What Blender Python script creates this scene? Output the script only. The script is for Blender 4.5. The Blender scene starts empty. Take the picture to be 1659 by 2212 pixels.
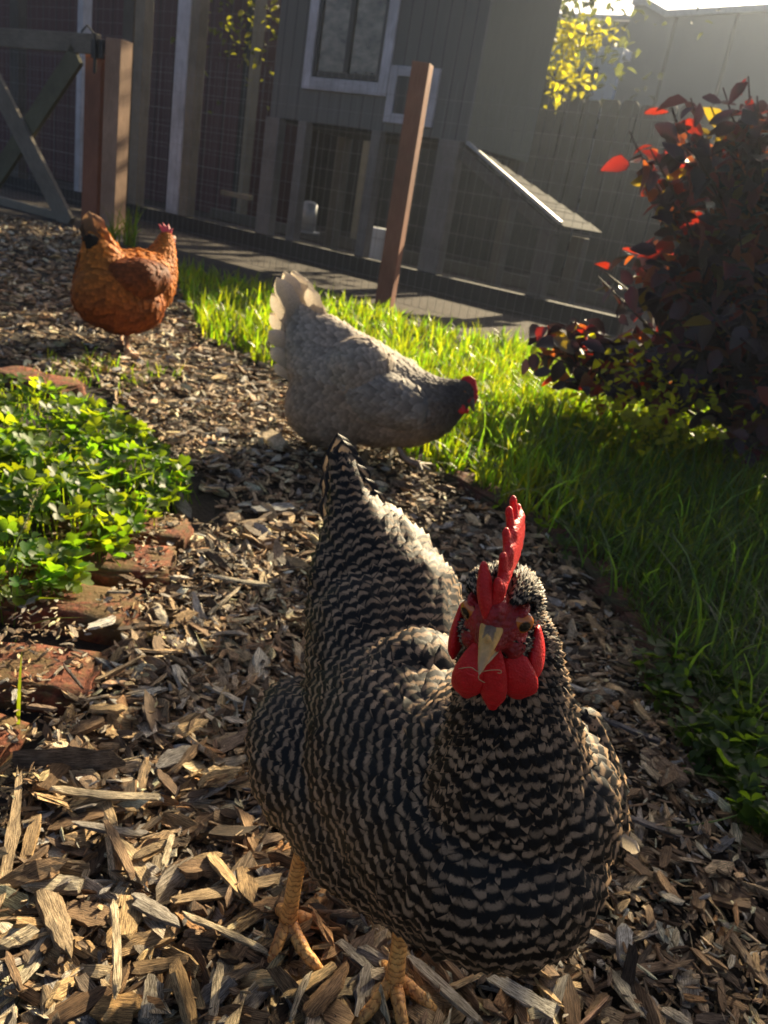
import bpy, bmesh, math, random, heapq
import numpy as np
from mathutils import Vector, Matrix
from mathutils.bvhtree import BVHTree
from mathutils.kdtree import KDTree
rng = np.random.default_rng(7); random.seed(7)
S = bpy.context.scene; COL = S.collection
R = math.radians

# ---------------------------------------------------------------- camera
CAMH, PITCH, ROLL, FPX = .56, R(21.2), R(10.0), 1750.0      # FPX: focal length when the picture is 2212 high
_rt = np.array([1, 0, 0.]); _up = np.array([0, math.sin(PITCH), math.cos(PITCH)])
FW = np.array([0, math.cos(PITCH), -math.sin(PITCH)])
IX = _rt*math.cos(ROLL)+_up*math.sin(ROLL); IY = -_rt*math.sin(ROLL)+_up*math.cos(ROLL)
C0 = np.array([0, 0, CAMH])
def ray(x, y): return FW+IX*(x-829.5)/FPX+IY*(1106-y)/FPX
def gz(x, y, z=0.):
    d = ray(x, y); return C0+d*((z-CAMH)/d[2])
def P(x, y, t): return C0+ray(x, y)*t
cam = bpy.data.cameras.new('camera'); co = bpy.data.objects.new('camera', cam); COL.objects.link(co)
m = Matrix.Identity(4)
for i in range(3):
    m[i][0] = IX[i]; m[i][1] = IY[i]; m[i][2] = -FW[i]; m[i][3] = C0[i]
co.matrix_world = m
cam.sensor_fit = 'VERTICAL'; cam.sensor_height = 36; cam.lens = FPX/2212*36
cam.clip_start = .02; cam.clip_end = 300
cam.dof.use_dof = True; cam.dof.focus_distance = .44; cam.dof.aperture_fstop = 19.0
S.camera = co
# ---------------------------------------------------------------- light
SUN_AZ, SUN_EL = R(26), R(25)        # azimuth measured from +Y towards +X
sd = Vector((math.sin(SUN_AZ)*math.cos(SUN_EL), math.cos(SUN_AZ)*math.cos(SUN_EL), math.sin(SUN_EL)))
w = bpy.data.worlds.new('World'); S.world = w; w.use_nodes = True
nt = w.node_tree; bg = nt.nodes['Background']; sky = nt.nodes.new('ShaderNodeTexSky')
sky.sky_type = 'NISHITA'; sky.sun_disc = False; sky.sun_elevation = SUN_EL; sky.sun_rotation = SUN_AZ
sky.dust_density = 4.0; sky.air_density = .6; sky.ozone_density = .3
nt.links.new(sky.outputs[0], bg.inputs[0]); bg.inputs[1].default_value = .05
sl = bpy.data.lights.new('sun', 'SUN'); sl.energy = 5.0; sl.angle = R(.55); sl.color = (1, .82, .52)
so = bpy.data.objects.new('sun', sl); COL.objects.link(so); so.rotation_euler = sd.to_track_quat('Z', 'Y').to_euler()
S.view_settings.view_transform = 'Standard'; S.view_settings.look = 'None'
S.view_settings.exposure = 1.5; S.view_settings.gamma = 1
S.cycles.max_bounces = 6; S.cycles.transparent_max_bounces = 8; S.cycles.use_denoising = True
S.cycles.diffuse_bounces = 3; S.cycles.glossy_bounces = 2; S.cycles.transmission_bounces = 4

# ---------------------------------------------------------------- helpers
def tag(o, label=None, cat=None, group=None, kind=None):
    if label: o['label'] = label
    if cat: o['category'] = cat
    if group: o['group'] = group
    if kind: o['kind'] = kind
    return o
def empty(name, loc, label, cat, group=None):
    o = bpy.data.objects.new(name, None); COL.objects.link(o); o.location = loc; o.empty_display_size = .05
    return tag(o, label, cat, group)
def fmesh(name, V, polys, mats, parent=None, attrs=None, smooth=False, origin=None, mi=None):
    """V (n,3); polys: list of (k,m) int arrays, each of m-gons."""
    V = np.asarray(V, np.float32)
    if parent is not None and parent.type == 'EMPTY': V = V-np.array(parent.location, np.float32)
    elif parent is None and origin is not None: V = V-np.array(origin, np.float32)
    elif parent is not None: V = V-np.array(parent.get('_org', (0, 0, 0)), np.float32)
    me = bpy.data.meshes.new(name)
    polys = [np.asarray(p, np.int32) for p in polys if len(p)]
    loops = np.concatenate([p.ravel() for p in polys]); sizes = np.concatenate([np.full(len(p), p.shape[1], np.int32) for p in polys])
    starts = np.concatenate([[0], np.cumsum(sizes)[:-1]]).astype(np.int32)
    me.vertices.add(len(V)); me.vertices.foreach_set('co', V.ravel())
    me.loops.add(len(loops)); me.loops.foreach_set('vertex_index', loops)
    me.polygons.add(len(sizes)); me.polygons.foreach_set('loop_start', starts); me.polygons.foreach_set('loop_total', sizes)
    me.polygons.foreach_set('use_smooth', np.full(len(sizes), bool(smooth)))
    for mt in (mats if isinstance(mats, (list, tuple)) else [mats]): me.materials.append(mt)
    if mi is not None: me.polygons.foreach_set('material_index', np.asarray(mi, np.int32))
    me.update(calc_edges=True)
    for k, a in (attrs or {}).items():
        a = np.asarray(a, np.float32)
        if a.shape[1] == 4:
            at = me.attributes.new(k, 'FLOAT_COLOR', 'POINT'); at.data.foreach_set('color', a.ravel())
        else:
            at = me.attributes.new(k, 'FLOAT_VECTOR', 'POINT'); at.data.foreach_set('vector', a.ravel())
    me.validate()
    o = bpy.data.objects.new(name, me); COL.objects.link(o)
    if parent is not None: o.parent = parent
    elif origin is not None: o.location = origin
    return o
class MB:
    """collects geometry for one mesh"""
    def __init__(s): s.V = []; s.Q = []; s.T = []; s.c = []; s.t = []; s.n = 0
    def add(s, V, Q=(), T=(), col=(1, 1, 1, 1), t=None):
        V = np.asarray(V, float).reshape(-1, 3)
        s.V.append(V)
        if len(Q): s.Q.append(np.asarray(Q).reshape(-1, 4)+s.n)
        if len(T): s.T.append(np.asarray(T).reshape(-1, 3)+s.n)
        col = np.asarray(col, float)
        s.c.append(np.tile(col, (len(V), 1)) if col.ndim == 1 else col)
        s.t.append(V.copy() if t is None else np.asarray(t, float)); s.n += len(V)
    def box(s, cen, sx, sy, sz, ax=None, col=(1, 1, 1, 1), bev=0., t=None):
        """box with half sizes along axes ax (3 rows), slightly bevelled ends, texture coords along its own axes"""
        ax = np.eye(3) if ax is None else np.asarray(ax)
        b = min(bev, sx, sy, sz)*.999
        sg = np.array([(i, j, k) for i in (-1, 1) for j in (-1, 1) for k in (-1, 1)], float)
        if b <= 0:
            L = sg*[sx, sy, sz]
            Q = [(0, 1, 3, 2), (4, 6, 7, 5), (0, 4, 5, 1), (2, 3, 7, 6), (0, 2, 6, 4), (1, 5, 7, 3)]
            s.add(np.asarray(cen)+L@ax, Q, col=col, t=(L+rng.random(3)*50) if t is None else L+t); return
        bm = bmesh.new(); bmesh.ops.create_cube(bm, size=2)
        for v in bm.verts: v.co = (v.co.x*sx, v.co.y*sy, v.co.z*sz)
        bmesh.ops.bevel(bm, geom=bm.edges[:], offset=b, segments=1, affect='EDGES')
        bmesh.ops.triangulate(bm, faces=bm.faces[:])
        L = np.array([v.co[:] for v in bm.verts]); T = [[v.index for v in f.verts] for f in bm.faces]; bm.free()
        s.add(np.asarray(cen)+L@ax, T=T, col=col, t=L+rng.random(3)*50)
    def beam(s, a, b, wd, th, side, col=(1, 1, 1, 1), bev=.002):
        """beam from a to b, width wd along `side`, thickness th across"""
        a = np.asarray(a, float); b = np.asarray(b, float); d = b-a; L = np.linalg.norm(d); d /= L
        sv = np.asarray(side, float); sv = sv-d*(sv@d); sv /= np.linalg.norm(sv); nv = np.cross(d, sv)
        s.box((a+b)/2, L/2, wd/2, th/2, [d, sv, nv], col, bev)
    def tube(s, pts, rad, seg=10, col=(1, 1, 1, 1), caps=True, col2=None):
        pts = np.asarray(pts, float); rad = np.broadcast_to(np.asarray(rad, float), (len(pts),))
        d = np.gradient(pts, axis=0); d /= np.linalg.norm(d, axis=1)[:, None]+1e-12
        ref = np.array([0, 0, 1.]) if abs(d[0][2]) < .9 else np.array([1., 0, 0])
        V = []; tt = []; ln = np.concatenate([[0], np.cumsum(np.linalg.norm(np.diff(pts, axis=0), axis=1))]); u = np.cross(d[0], ref); u /= np.linalg.norm(u)
        off = rng.random()*20
        for i in range(len(pts)):
            u = u-d[i]*(u@d[i]); u /= np.linalg.norm(u); v = np.cross(d[i], u)
            for k in range(seg):
                a = 2*math.pi*k/seg; V.append(pts[i]+rad[i]*(math.cos(a)*u+math.sin(a)*v)); tt.append((ln[i]+off, math.cos(a)*.01, math.sin(a)*.01))
        Q = [(i*seg+k, i*seg+(k+1) % seg, (i+1)*seg+(k+1) % seg, (i+1)*seg+k) for i in range(len(pts)-1) for k in range(seg)]
        T = []
        if caps:
            V.append(pts[0]); tt.append((off, 0, 0)); V.append(pts[-1]); tt.append((ln[-1]+off, 0, 0)); n = len(pts)*seg
            T = [(n, (k+1) % seg, k) for k in range(seg)]+[(n+1, n-seg+k, n-seg+(k+1) % seg) for k in range(seg)]
        if col2 is not None:
            f = (ln/ln[-1])[:, None]; c = np.repeat(np.asarray(col)*(1-f)+np.asarray(col2)*f, seg, axis=0)
            if caps: c = np.vstack([c, col, col2])
            col = c
        s.add(V, Q, T, col=col, t=tt)
    def build(s, name, mat, parent=None, smooth=False, origin=None, **k):
        if not s.V: return None
        V = np.vstack(s.V)
        pol = ([np.vstack(s.Q)] if s.Q else [])+([np.vstack(s.T)] if s.T else [])
        if parent is None and origin is None: origin = ((V[:, 0].min()+V[:, 0].max())/2, (V[:, 1].min()+V[:, 1].max())/2, V[:, 2].min())
        return fmesh(name, V, pol, mat, parent, {'col': np.vstack(s.c), 't': np.vstack(s.t)}, smooth, origin, **k)
def spline(pts, n):
    pts = np.asarray(pts, float); k = len(pts); out = []
    Q = np.vstack([2*pts[0]-pts[1], pts, 2*pts[-1]-pts[-2]])
    for x in np.linspace(0, k-1, n):
        i = min(int(x), k-2); f = x-i; a, b, c, d = Q[i], Q[i+1], Q[i+2], Q[i+3]
        out.append(.5*((2*b)+(c-a)*f+(2*a-5*b+4*c-d)*f*f+(-a+3*b-3*c+d)*f**3))
    return np.array(out)

# ---------------------------------------------------------------- materials
def mat(name):
    m = bpy.data.materials.new(name); m.use_nodes = True; n = m.node_tree; n.nodes.clear()
    out = n.nodes.new('ShaderNodeOutputMaterial'); b = n.nodes.new('ShaderNodeBsdfPrincipled'); n.links.new(b.outputs[0], out.inputs[0])
    return m, n, b, out
def N(n, t, **kw):
    x = n.nodes.new('ShaderNode'+t)
    for k, v in kw.items():
        if k in x.inputs: x.inputs[k].default_value = v
        else: setattr(x, k, v)
    return x
def attr(n, name): a = N(n, 'Attribute'); a.attribute_name = name; return a
def noise(n, vec, scale, detail=4, rough=.6, sc=(1, 1, 1)):
    mp = N(n, 'Mapping'); mp.inputs['Scale'].default_value = sc; n.links.new(vec, mp.inputs[0])
    x = N(n, 'TexNoise'); x.inputs['Scale'].default_value = scale; x.inputs['Detail'].default_value = detail; x.inputs['Roughness'].default_value = rough
    n.links.new(mp.outputs[0], x.inputs['Vector']); return x.outputs['Fac']
def ramp(n, fac, stops):
    r = N(n, 'ValToRGB'); e = r.color_ramp.elements
    while len(e) < len(stops): e.new(.5)
    for q, (p, c) in zip(e, stops): q.position = p; q.color = c if len(c) == 4 else (*c, 1)
    n.links.new(fac, r.inputs[0]); return r.outputs[0]
def mix(n, a, b, fac, mode='MIX'):
    x = N(n, 'Mix'); x.data_type = 'RGBA'; x.blend_type = mode
    for s_, v in ((x.inputs[6], a), (x.inputs[7], b), (x.inputs[0], fac)):
        if hasattr(v, 'links') or hasattr(v, 'is_linked'): n.links.new(v, s_)
        else: s_.default_value = v if not isinstance(v, tuple) or len(v) == 4 else (*v, 1)
    return x.outputs[2]
def math_(n, op, a, b=0.):
    x = N(n, 'Math'); x.operation = op
    for s_, v in ((x.inputs[0], a), (x.inputs[1], b)):
        if hasattr(v, 'is_linked'): n.links.new(v, s_)
        else: s_.default_value = v
    return x.outputs[0]
def bump(n, b, h, strength, dist):
    x = N(n, 'Bump'); x.inputs['Strength'].default_value = strength; x.inputs['Distance'].default_value = dist
    n.links.new(h, x.inputs['Height']); n.links.new(x.outputs[0], b.inputs['Normal']); return x
def wood(name, c1, c2, rough=.8, sc=1., grain=(3, 60, 60), bs=.5, bd=.001):
    m, n, b, o = mat(name); t = attr(n, 't').outputs['Vector']; c = attr(n, 'col').outputs['Color']
    g = noise(n, t, 6*sc, 6, .65, grain); k = noise(n, t, 3*sc, 3)
    base = mix(n, c1, c2, ramp(n, g, [(.3, (0, 0, 0)), (.7, (1, 1, 1))]))
    base = mix(n, base, ramp(n, k, [(.3, (.45, .45, .45)), (.6, (1, 1, 1))]), .7, 'MULTIPLY')
    base = mix(n, base, c, 1., 'MULTIPLY')
    n.links.new(base, b.inputs['Base Color']); b.inputs['Roughness'].default_value = rough; bump(n, b, g, bs, bd)
    return m
M = {}
def simple(name, col, rough=.7, metal=0, spec=.5, nz=0, nsc=30, bs=0):
    m, n, b, o = mat(name); b.inputs['Base Color'].default_value = (*col, 1); b.inputs['Roughness'].default_value = rough
    b.inputs['Metallic'].default_value = metal; b.inputs['Specular IOR Level'].default_value = spec
    if nz:
        t = attr(n, 't').outputs['Vector']; x = noise(n, t, nsc, 5)
        n.links.new(mix(n, tuple(c*(1-nz) for c in col), tuple(min(1, c*(1+nz)) for c in col), ramp(n, x, [(.3, (0, 0, 0)), (.7, (1, 1, 1))])), b.inputs['Base Color'])
        if bs: bump(n, b, x, bs, .002)
    M[name] = m; return m
# wood chips: colour comes from the chip, fibres run along it
def chipmat():
    m, n, b, o = mat('chip'); t = attr(n, 't').outputs['Vector']; c = attr(n, 'col').outputs['Color']
    g = noise(n, t, 14, 7, .75, (6, 90, 90)); g2 = noise(n, t, 55, 4, .6, (1, 1.6, 1.6))
    v = mix(n, ramp(n, g, [(.36, (.10, .085, .07)), (.47, (.62, .58, .52)), (.6, (1.35, 1.35, 1.3))]), ramp(n, g2, [(.35, (.45, .42, .38)), (.6, (1.1, 1.1, 1.1))]), .7, 'MULTIPLY')
    n.links.new(mix(n, c, v, 1., 'MULTIPLY'), b.inputs['Base Color'])
    b.inputs['Roughness'].default_value = .62; b.inputs['Specular IOR Level'].default_value = .35
    bump(n, b, math_(n, 'ADD', g, math_(n, 'MULTIPLY', g2, .5)), 1., .0028); return m
M['chip'] = chipmat()
def soil(name, c1, c2, sc, bd):
    m, n, b, o = mat(name); g = N(n, 'NewGeometry').outputs['Position']
    x = noise(n, g, sc, 8, .7); y = noise(n, g, sc*.12, 4, .6)
    n.links.new(mix(n, mix(n, c1, c2, ramp(n, x, [(.35, (0, 0, 0)), (.68, (1, 1, 1))])), ramp(n, y, [(.3, (.6, .6, .6)), (.7, (1.2, 1.2, 1.2))]), .8, 'MULTIPLY'), b.inputs['Base Color'])
    b.inputs['Roughness'].default_value = .95; bump(n, b, x, 1, bd); return m
M['soil'] = soil('soil', (.025, .019, .015), (.085, .064, .05), 45, .01)
M['mulch'] = soil('mulch', (.008, .006, .004), (.05, .033, .02), 120, .01)
def leafmat(name, trans, rough=.45, tr=.5, spec=.5, tint=(1, 1, 1)):
    m, n, b, o = mat(name); c = attr(n, 'col').outputs['Color']; t = attr(n, 't').outputs['Vector']
    k = noise(n, t, 60, 4, .6); c2 = mix(n, c, ramp(n, k, [(.3, (.65, .65, .65)), (.7, (1.15, 1.15, 1.15))]), 1., 'MULTIPLY')
    n.links.new(c2, b.inputs['Base Color']); b.inputs['Roughness'].default_value = rough; b.inputs['Specular IOR Level'].default_value = spec
    tl = N(n, 'BsdfTranslucent'); ms = N(n, 'MixShader'); ms.inputs[0].default_value = tr
    if trans is None: n.links.new(mix(n, c2, (3.2, 2.6, 1.2), 1., 'MULTIPLY'), tl.inputs[0])
    else: n.links.new(mix(n, c2, tuple(trans), 1., 'MULTIPLY'), tl.inputs[0])
    n.links.new(b.outputs[0], ms.inputs[1]); n.links.new(tl.outputs[0], ms.inputs[2]); n.links.new(ms.outputs[0], o.inputs[0]); return m
M['grass'] = leafmat('grass', (6.4, 4.9, .9), .4, .55)
M['clover'] = leafmat('clover', (7.5, 5.0, 1.0), .5, .5)
M['yleaf'] = leafmat('yleaf', (2.2, 2.0, .4), .5, .6)
def purple():
    m, n, b, o = mat('purple_leaf'); c = attr(n, 'col').outputs['Color']; t = attr(n, 't').outputs['Vector']
    b.inputs['Roughness'].default_value = .42; b.inputs['Specular IOR Level'].default_value = .6
    n.links.new(mix(n, (.045, .035, .043), (.10, .07, .082), noise(n, t, 40)), b.inputs['Base Color'])
    tl = N(n, 'BsdfTranslucent'); n.links.new(c, tl.inputs[0]); ms = N(n, 'MixShader'); ms.inputs[0].default_value = .4
    bump(n, b, noise(n, t, 90, 3), .3, .002)
    n.links.new(b.outputs[0], ms.inputs[1]); n.links.new(tl.outputs[0], ms.inputs[2]); n.links.new(ms.outputs[0], o.inputs[0]); return m
M['purple'] = purple()
def feather(name, barred):
    """t = (across -1..1, along 0..1, phase of the bars); col = the feather's own colour"""
    m, n, b, o = mat(name); t = attr(n, 't'); c = attr(n, 'col').outputs['Color']
    sp = N(n, 'SeparateXYZ'); n.links.new(t.outputs['Vector'], sp.inputs[0]); u, v, ph = sp.outputs
    cmb = N(n, 'CombineXYZ'); n.links.new(math_(n, 'MULTIPLY', math_(n, 'ABSOLUTE', u), .6), cmb.inputs[0]); n.links.new(math_(n, 'SUBTRACT', v, math_(n, 'MULTIPLY', math_(n, 'ABSOLUTE', u), .35)), cmb.inputs[1]); n.links.new(ph, cmb.inputs[2])
    barb = noise(n, cmb.outputs[0], 8, 3, .7, (.6, 5, .4))
    if barred:
        j = math_(n, 'MULTIPLY', math_(n, 'SUBTRACT', barb, .5), .5)
        chev = math_(n, 'MULTIPLY', math_(n, 'MULTIPLY', u, u), attr(n, 'col').outputs['Alpha'])
        s_ = math_(n, 'SINE', math_(n, 'MULTIPLY', math_(n, 'ADD', math_(n, 'ADD', ph, chev), j), 6.2832))
        fac = ramp(n, math_(n, 'MULTIPLY_ADD', s_, .5), [(.0, (0, 0, 0)), (.52, (0, 0, 0)), (.86, (1, 1, 1))])
        x = fac.node.inputs[0].links[0].from_node; x.inputs[2].default_value = .5
        fac = math_(n, 'MULTIPLY', fac, ramp(n, math_(n, 'ABSOLUTE', u), [(.55, (1, 1, 1)), (.98, (.12, .12, .12))]))
        base = mix(n, (.005, .004, .0035), c, fac)
    else: base = mix(n, c, ramp(n, v, [(0, (.55, .55, .55)), (.6, (.85, .85, .85)), (.95, (1.25, 1.25, 1.25))]), 1., 'MULTIPLY')
    base = mix(n, base, ramp(n, barb, [(.3, (.5, .5, .5)), (.7, (1.25, 1.25, 1.25))]), .75, 'MULTIPLY')
    n.links.new(base, b.inputs['Base Color']); b.inputs['Roughness'].default_value = .5 if barred else .65
    b.inputs['Specular IOR Level'].default_value = .32 if barred else .25
    bump(n, b, barb, .5, .0006)
    tl = N(n, 'BsdfTranslucent'); n.links.new(base, tl.inputs[0]); ms = N(n, 'MixShader'); ms.inputs[0].default_value = .12 if barred else .3
    n.links.new(b.outputs[0], ms.inputs[1]); n.links.new(tl.outputs[0], ms.inputs[2]); n.links.new(ms.outputs[0], o.inputs[0]); return m
M['barred'] = feather('barred_feather', True); M['plain'] = feather('plain_feather', False)
def flesh(name, c1, c2, rough=.42, sc=350, bd=.0009, sss=.25):
    m, n, b, o = mat(name); t = N(n, 'NewGeometry').outputs['Position']
    vo = N(n, 'TexVoronoi'); vo.inputs['Scale'].default_value = sc; n.links.new(t, vo.inputs['Vector'])
    x = noise(n, t, sc*.25, 4)
    n.links.new(mix(n, c1, c2, ramp(n, x, [(.3, (0, 0, 0)), (.7, (1, 1, 1))])), b.inputs['Base Color'])
    b.inputs['Roughness'].default_value = rough; b.inputs['Subsurface Weight'].default_value = sss; b.inputs['Subsurface Radius'].default_value = (1, .15, .1); b.inputs['Subsurface Scale'].default_value = .004
    bump(n, b, math_(n, 'SUBTRACT', x, vo.outputs['Distance']), .7, bd); return m
M['comb'] = flesh('comb_skin', (.55, .006, .008), (.78, .02, .02), rough=.5, sc=900, bd=.0006)
M['wattle'] = flesh('wattle_skin', (.6, .005, .008), (.8, .015, .02), rough=.5, sc=900, bd=.0005)
M['face'] = flesh('face_skin', (.16, .01, .01), (.5, .02, .02), rough=.5, sc=450, bd=.0015)
M['pinkcomb'] = flesh('pink_comb_skin', (.7, .06, .09), (.8, .12, .15), sc=200)
def legmat():
    m, n, b, o = mat('leg_scales'); t = attr(n, 't').outputs['Vector']; c = attr(n, 'col').outputs['Color']
    wv = N(n, 'TexWave'); wv.inputs['Scale'].default_value = 60; wv.inputs['Distortion'].default_value = 5; wv.inputs['Detail Scale'].default_value = 3; wv.bands_direction = 'X'; n.links.new(t, wv.inputs['Vector'])
    x = noise(n, t, 160, 4); y = noise(n, t, 30, 3)
    base = mix(n, c, ramp(n, wv.outputs['Fac'], [(0, (.35, .2, .12)), (.25, (1, 1, 1))]), .75, 'MULTIPLY')
    base = mix(n, base, ramp(n, x, [(.3, (.5, .4, .35)), (.6, (1.1, 1.1, 1.1))]), .6, 'MULTIPLY')
    base = mix(n, base, ramp(n, y, [(.35, (.75, .5, .4)), (.6, (1.1, 1.1, 1.1))]), .7, 'MULTIPLY')
    n.links.new(base, b.inputs['Base Color']); b.inputs['Roughness'].default_value = .55
    bump(n, b, math_(n, 'ADD', wv.outputs['Fac'], math_(n, 'MULTIPLY', x, .8)), .6, .0006); return m
M['leg'] = legmat()
def vcol(name, rough, spec=.5, nz=80, bd=.0004):
    m, n, b, o = mat(name); c = attr(n, 'col').outputs['Color']; t = attr(n, 't').outputs['Vector']; x = noise(n, t, nz, 5)
    n.links.new(mix(n, c, ramp(n, x, [(.3, (.7, .7, .7)), (.7, (1.15, 1.15, 1.15))]), 1., 'MULTIPLY'), b.inputs['Base Color'])
    b.inputs['Roughness'].default_value = rough; b.inputs['Specular IOR Level'].default_value = spec; bump(n, b, x, .5, bd); return m
M['beak'] = vcol('beak_horn', .5, .35, 260); M['eye'] = vcol('eye_ball', .08, .8, 3, 0)
def brickmat(name, a, b_, moss):
    m, n, b, o = mat(name); g = N(n, 'NewGeometry').outputs['Position']
    x = noise(n, g, 60, 8, .7); y = noise(n, g, 140, 5, .7); z = noise(n, g, 25, 6, .7)
    c = mix(n, a, b_, ramp(n, x, [(.35, (0, 0, 0)), (.65, (1, 1, 1))])); c = mix(n, c, ramp(n, y, [(.35, (.25, .22, .2)), (.55, (1, 1, 1))]), .8, 'MULTIPLY')
    c = mix(n, c, moss, ramp(n, z, [(.46, (0, 0, 0)), (.58, (.9, .9, .9))]))
    n.links.new(c, b.inputs['Base Color']); b.inputs['Roughness'].default_value = .9; bump(n, b, math_(n, 'ADD', y, x), 1., .004); return m
M['brick'] = brickmat('brick', (.10, .03, .015), (.34, .10, .045), (.13, .085, .03))
M['darkbrick'] = brickmat('dark_brick', (.08, .032, .02), (.2, .075, .045), (.05, .05, .02))
M['redwood'] = wood('redwood', (.22, .075, .04), (.4, .16, .09), .75)
M['palewood'] = wood('pale_wood', (.34, .19, .12), (.62, .40, .27), .8)
M['graywood'] = wood('gray_wood', (.07, .062, .055), (.16, .145, .125), .85)
M['darkwood'] = wood('dark_wood', (.022, .021, .021), (.055, .052, .05), .85)
M['greenwood'] = wood('mossy_wood', (.1, .1, .06), (.2, .19, .12), .85)
M['gatewood'] = wood('gate_wood', (.15, .125, .095), (.32, .28, .22), .85)
M['legwood'] = wood('leg_wood', (.15, .14, .125), (.27, .25, .23), .85)
M['whitepaint'] = wood('white_paint', (.45, .46, .5), (.72, .73, .78), .6, grain=(2, 20, 20), bs=.2)
M['tanpaint'] = wood('tan_wood', (.2, .17, .13), (.32, .28, .21), .8)
def siding(name, c1, c2, period):
    m, n, b, o = mat(name); t = attr(n, 't').outputs['Vector']; sp = N(n, 'SeparateXYZ'); n.links.new(t, sp.inputs[0])
    g = noise(n, t, 4, 6, .7, (30, 30, 1.2))
    fr = math_(n, 'FRACT', math_(n, 'DIVIDE', sp.outputs[0], period)); groove = ramp(n, fr, [(0, (.2, .2, .2)), (.05, (.25, .25, .25)), (.07, (1, 1, 1))])
    c = mix(n, mix(n, c1, c2, g), groove, 1., 'MULTIPLY')
    n.links.new(c, b.inputs['Base Color']); b.inputs['Roughness'].default_value = .7; bump(n, b, math_(n, 'ADD', groove, math_(n, 'MULTIPLY', g, .3)), .8, .006); return m
M['siding'] = siding('coop_siding', (.10, .105, .10), (.17, .175, .165), .1)
M['siding2'] = siding('side_siding', (.11, .12, .095), (.19, .2, .16), .025)
M['maroon'] = siding('maroon_siding', (.06, .022, .026), (.10, .035, .04), .3)
M['stucco'] = siding('gray_panel', (.13, .145, .145), (.17, .185, .185), .9)
simple('wire', (.25, .25, .25), .45, 1)
simple('dark_sash', (.03, .03, .03), .4)
simple('whitebucket', (.7, .72, .75), .4, nz=.1)
simple('galv', (.35, .36, .37), .45, .6, nz=.2)
simple('blacklatch', (.015, .015, .015), .5)
simple('curtain', (.5, .42, .3), .9, nz=.35, nsc=5)
simple('lightroof', (.55, .62, .75), .6, nz=.05)
simple('stem', (.05, .03, .025), .7, nz=.4)
simple('straw', (.55, .42, .2), .6)
simple('greenstem', (.12, .17, .03), .6, nz=.3)
def shingle():
    m, n, b, o = mat('ridged_roof'); t = attr(n, 't').outputs['Vector']; g = noise(n, t, 90, 5, .7)
    n.links.new(mix(n, (.03, .03, .03), (.09, .088, .085), g), b.inputs['Base Color']); b.inputs['Roughness'].default_value = .9; b.inputs['Specular IOR Level'].default_value = .08; bump(n, b, g, .7, .002); return m
M['shingle'] = shingle()
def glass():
    m, n, b, o = mat('painted_reflection_glass'); t = attr(n, 't').outputs['Vector']; g = noise(n, t, 7, 6, .7, (2, 1, 1))
    n.links.new(ramp(n, g, [(.3, (.10, .10, .09)), (.7, (.5, .47, .38))]), b.inputs['Base Color']); b.inputs['Roughness'].default_value = .25; b.inputs['Specular IOR Level'].default_value = .8  # pale blotches are reflections of sunny trees painted into the pane colour
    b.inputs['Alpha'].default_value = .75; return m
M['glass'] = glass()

# ---------------------------------------------------------------- ground
def sheet(name, poly, z, mt, kind='structure'):
    V = [(x, y, z) for x, y in poly]; me = bpy.data.meshes.new(name); me.from_pydata(V, [], [list(range(len(V)))]); me.materials.append(M[mt])
    o = bpy.data.objects.new(name, me); COL.objects.link(o); o['kind'] = kind; return o
sheet('ground', [(-80, -20), (80, -20), (80, 140), (-80, 140)], -.006, 'soil')
EDGE = np.array([(.62, -.5), (.60, .45), (.47, .72), (.43, .96), (.40, 1.17), (.34, 1.42), (.16, 1.65), (-.08, 1.93), (-.40, 2.45), (-.72, 2.75), (-.98, 3.4), (-1.3, 4.2), (-1.9, 4.6), (-2.1, 5.4)])
def edge_x(y): return np.interp(y, EDGE[:, 1], EDGE[:, 0])
sheet('path', [(-5, -.5)]+[tuple(p) for p in EDGE]+[(-5, 7.0)], 0., 'mulch')
_h = rng.random((400, 400))
def vnoise(x, y, s, k=0):
    x = np.asarray(x)/s+37.3*k+100; y = np.asarray(y)/s+11.7*k+100; i = np.floor(x).astype(int); j = np.floor(y).astype(int); fx = x-i; fy = y-j; fx = fx*fx*(3-2*fx); fy = fy*fy*(3-2*fy)
    g = lambda a, b: _h[a % 400, b % 400]
    return (g(i, j)*(1-fx)+g(i+1, j)*fx)*(1-fy)+(g(i, j+1)*(1-fx)+g(i+1, j+1)*fx)*fy

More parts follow.
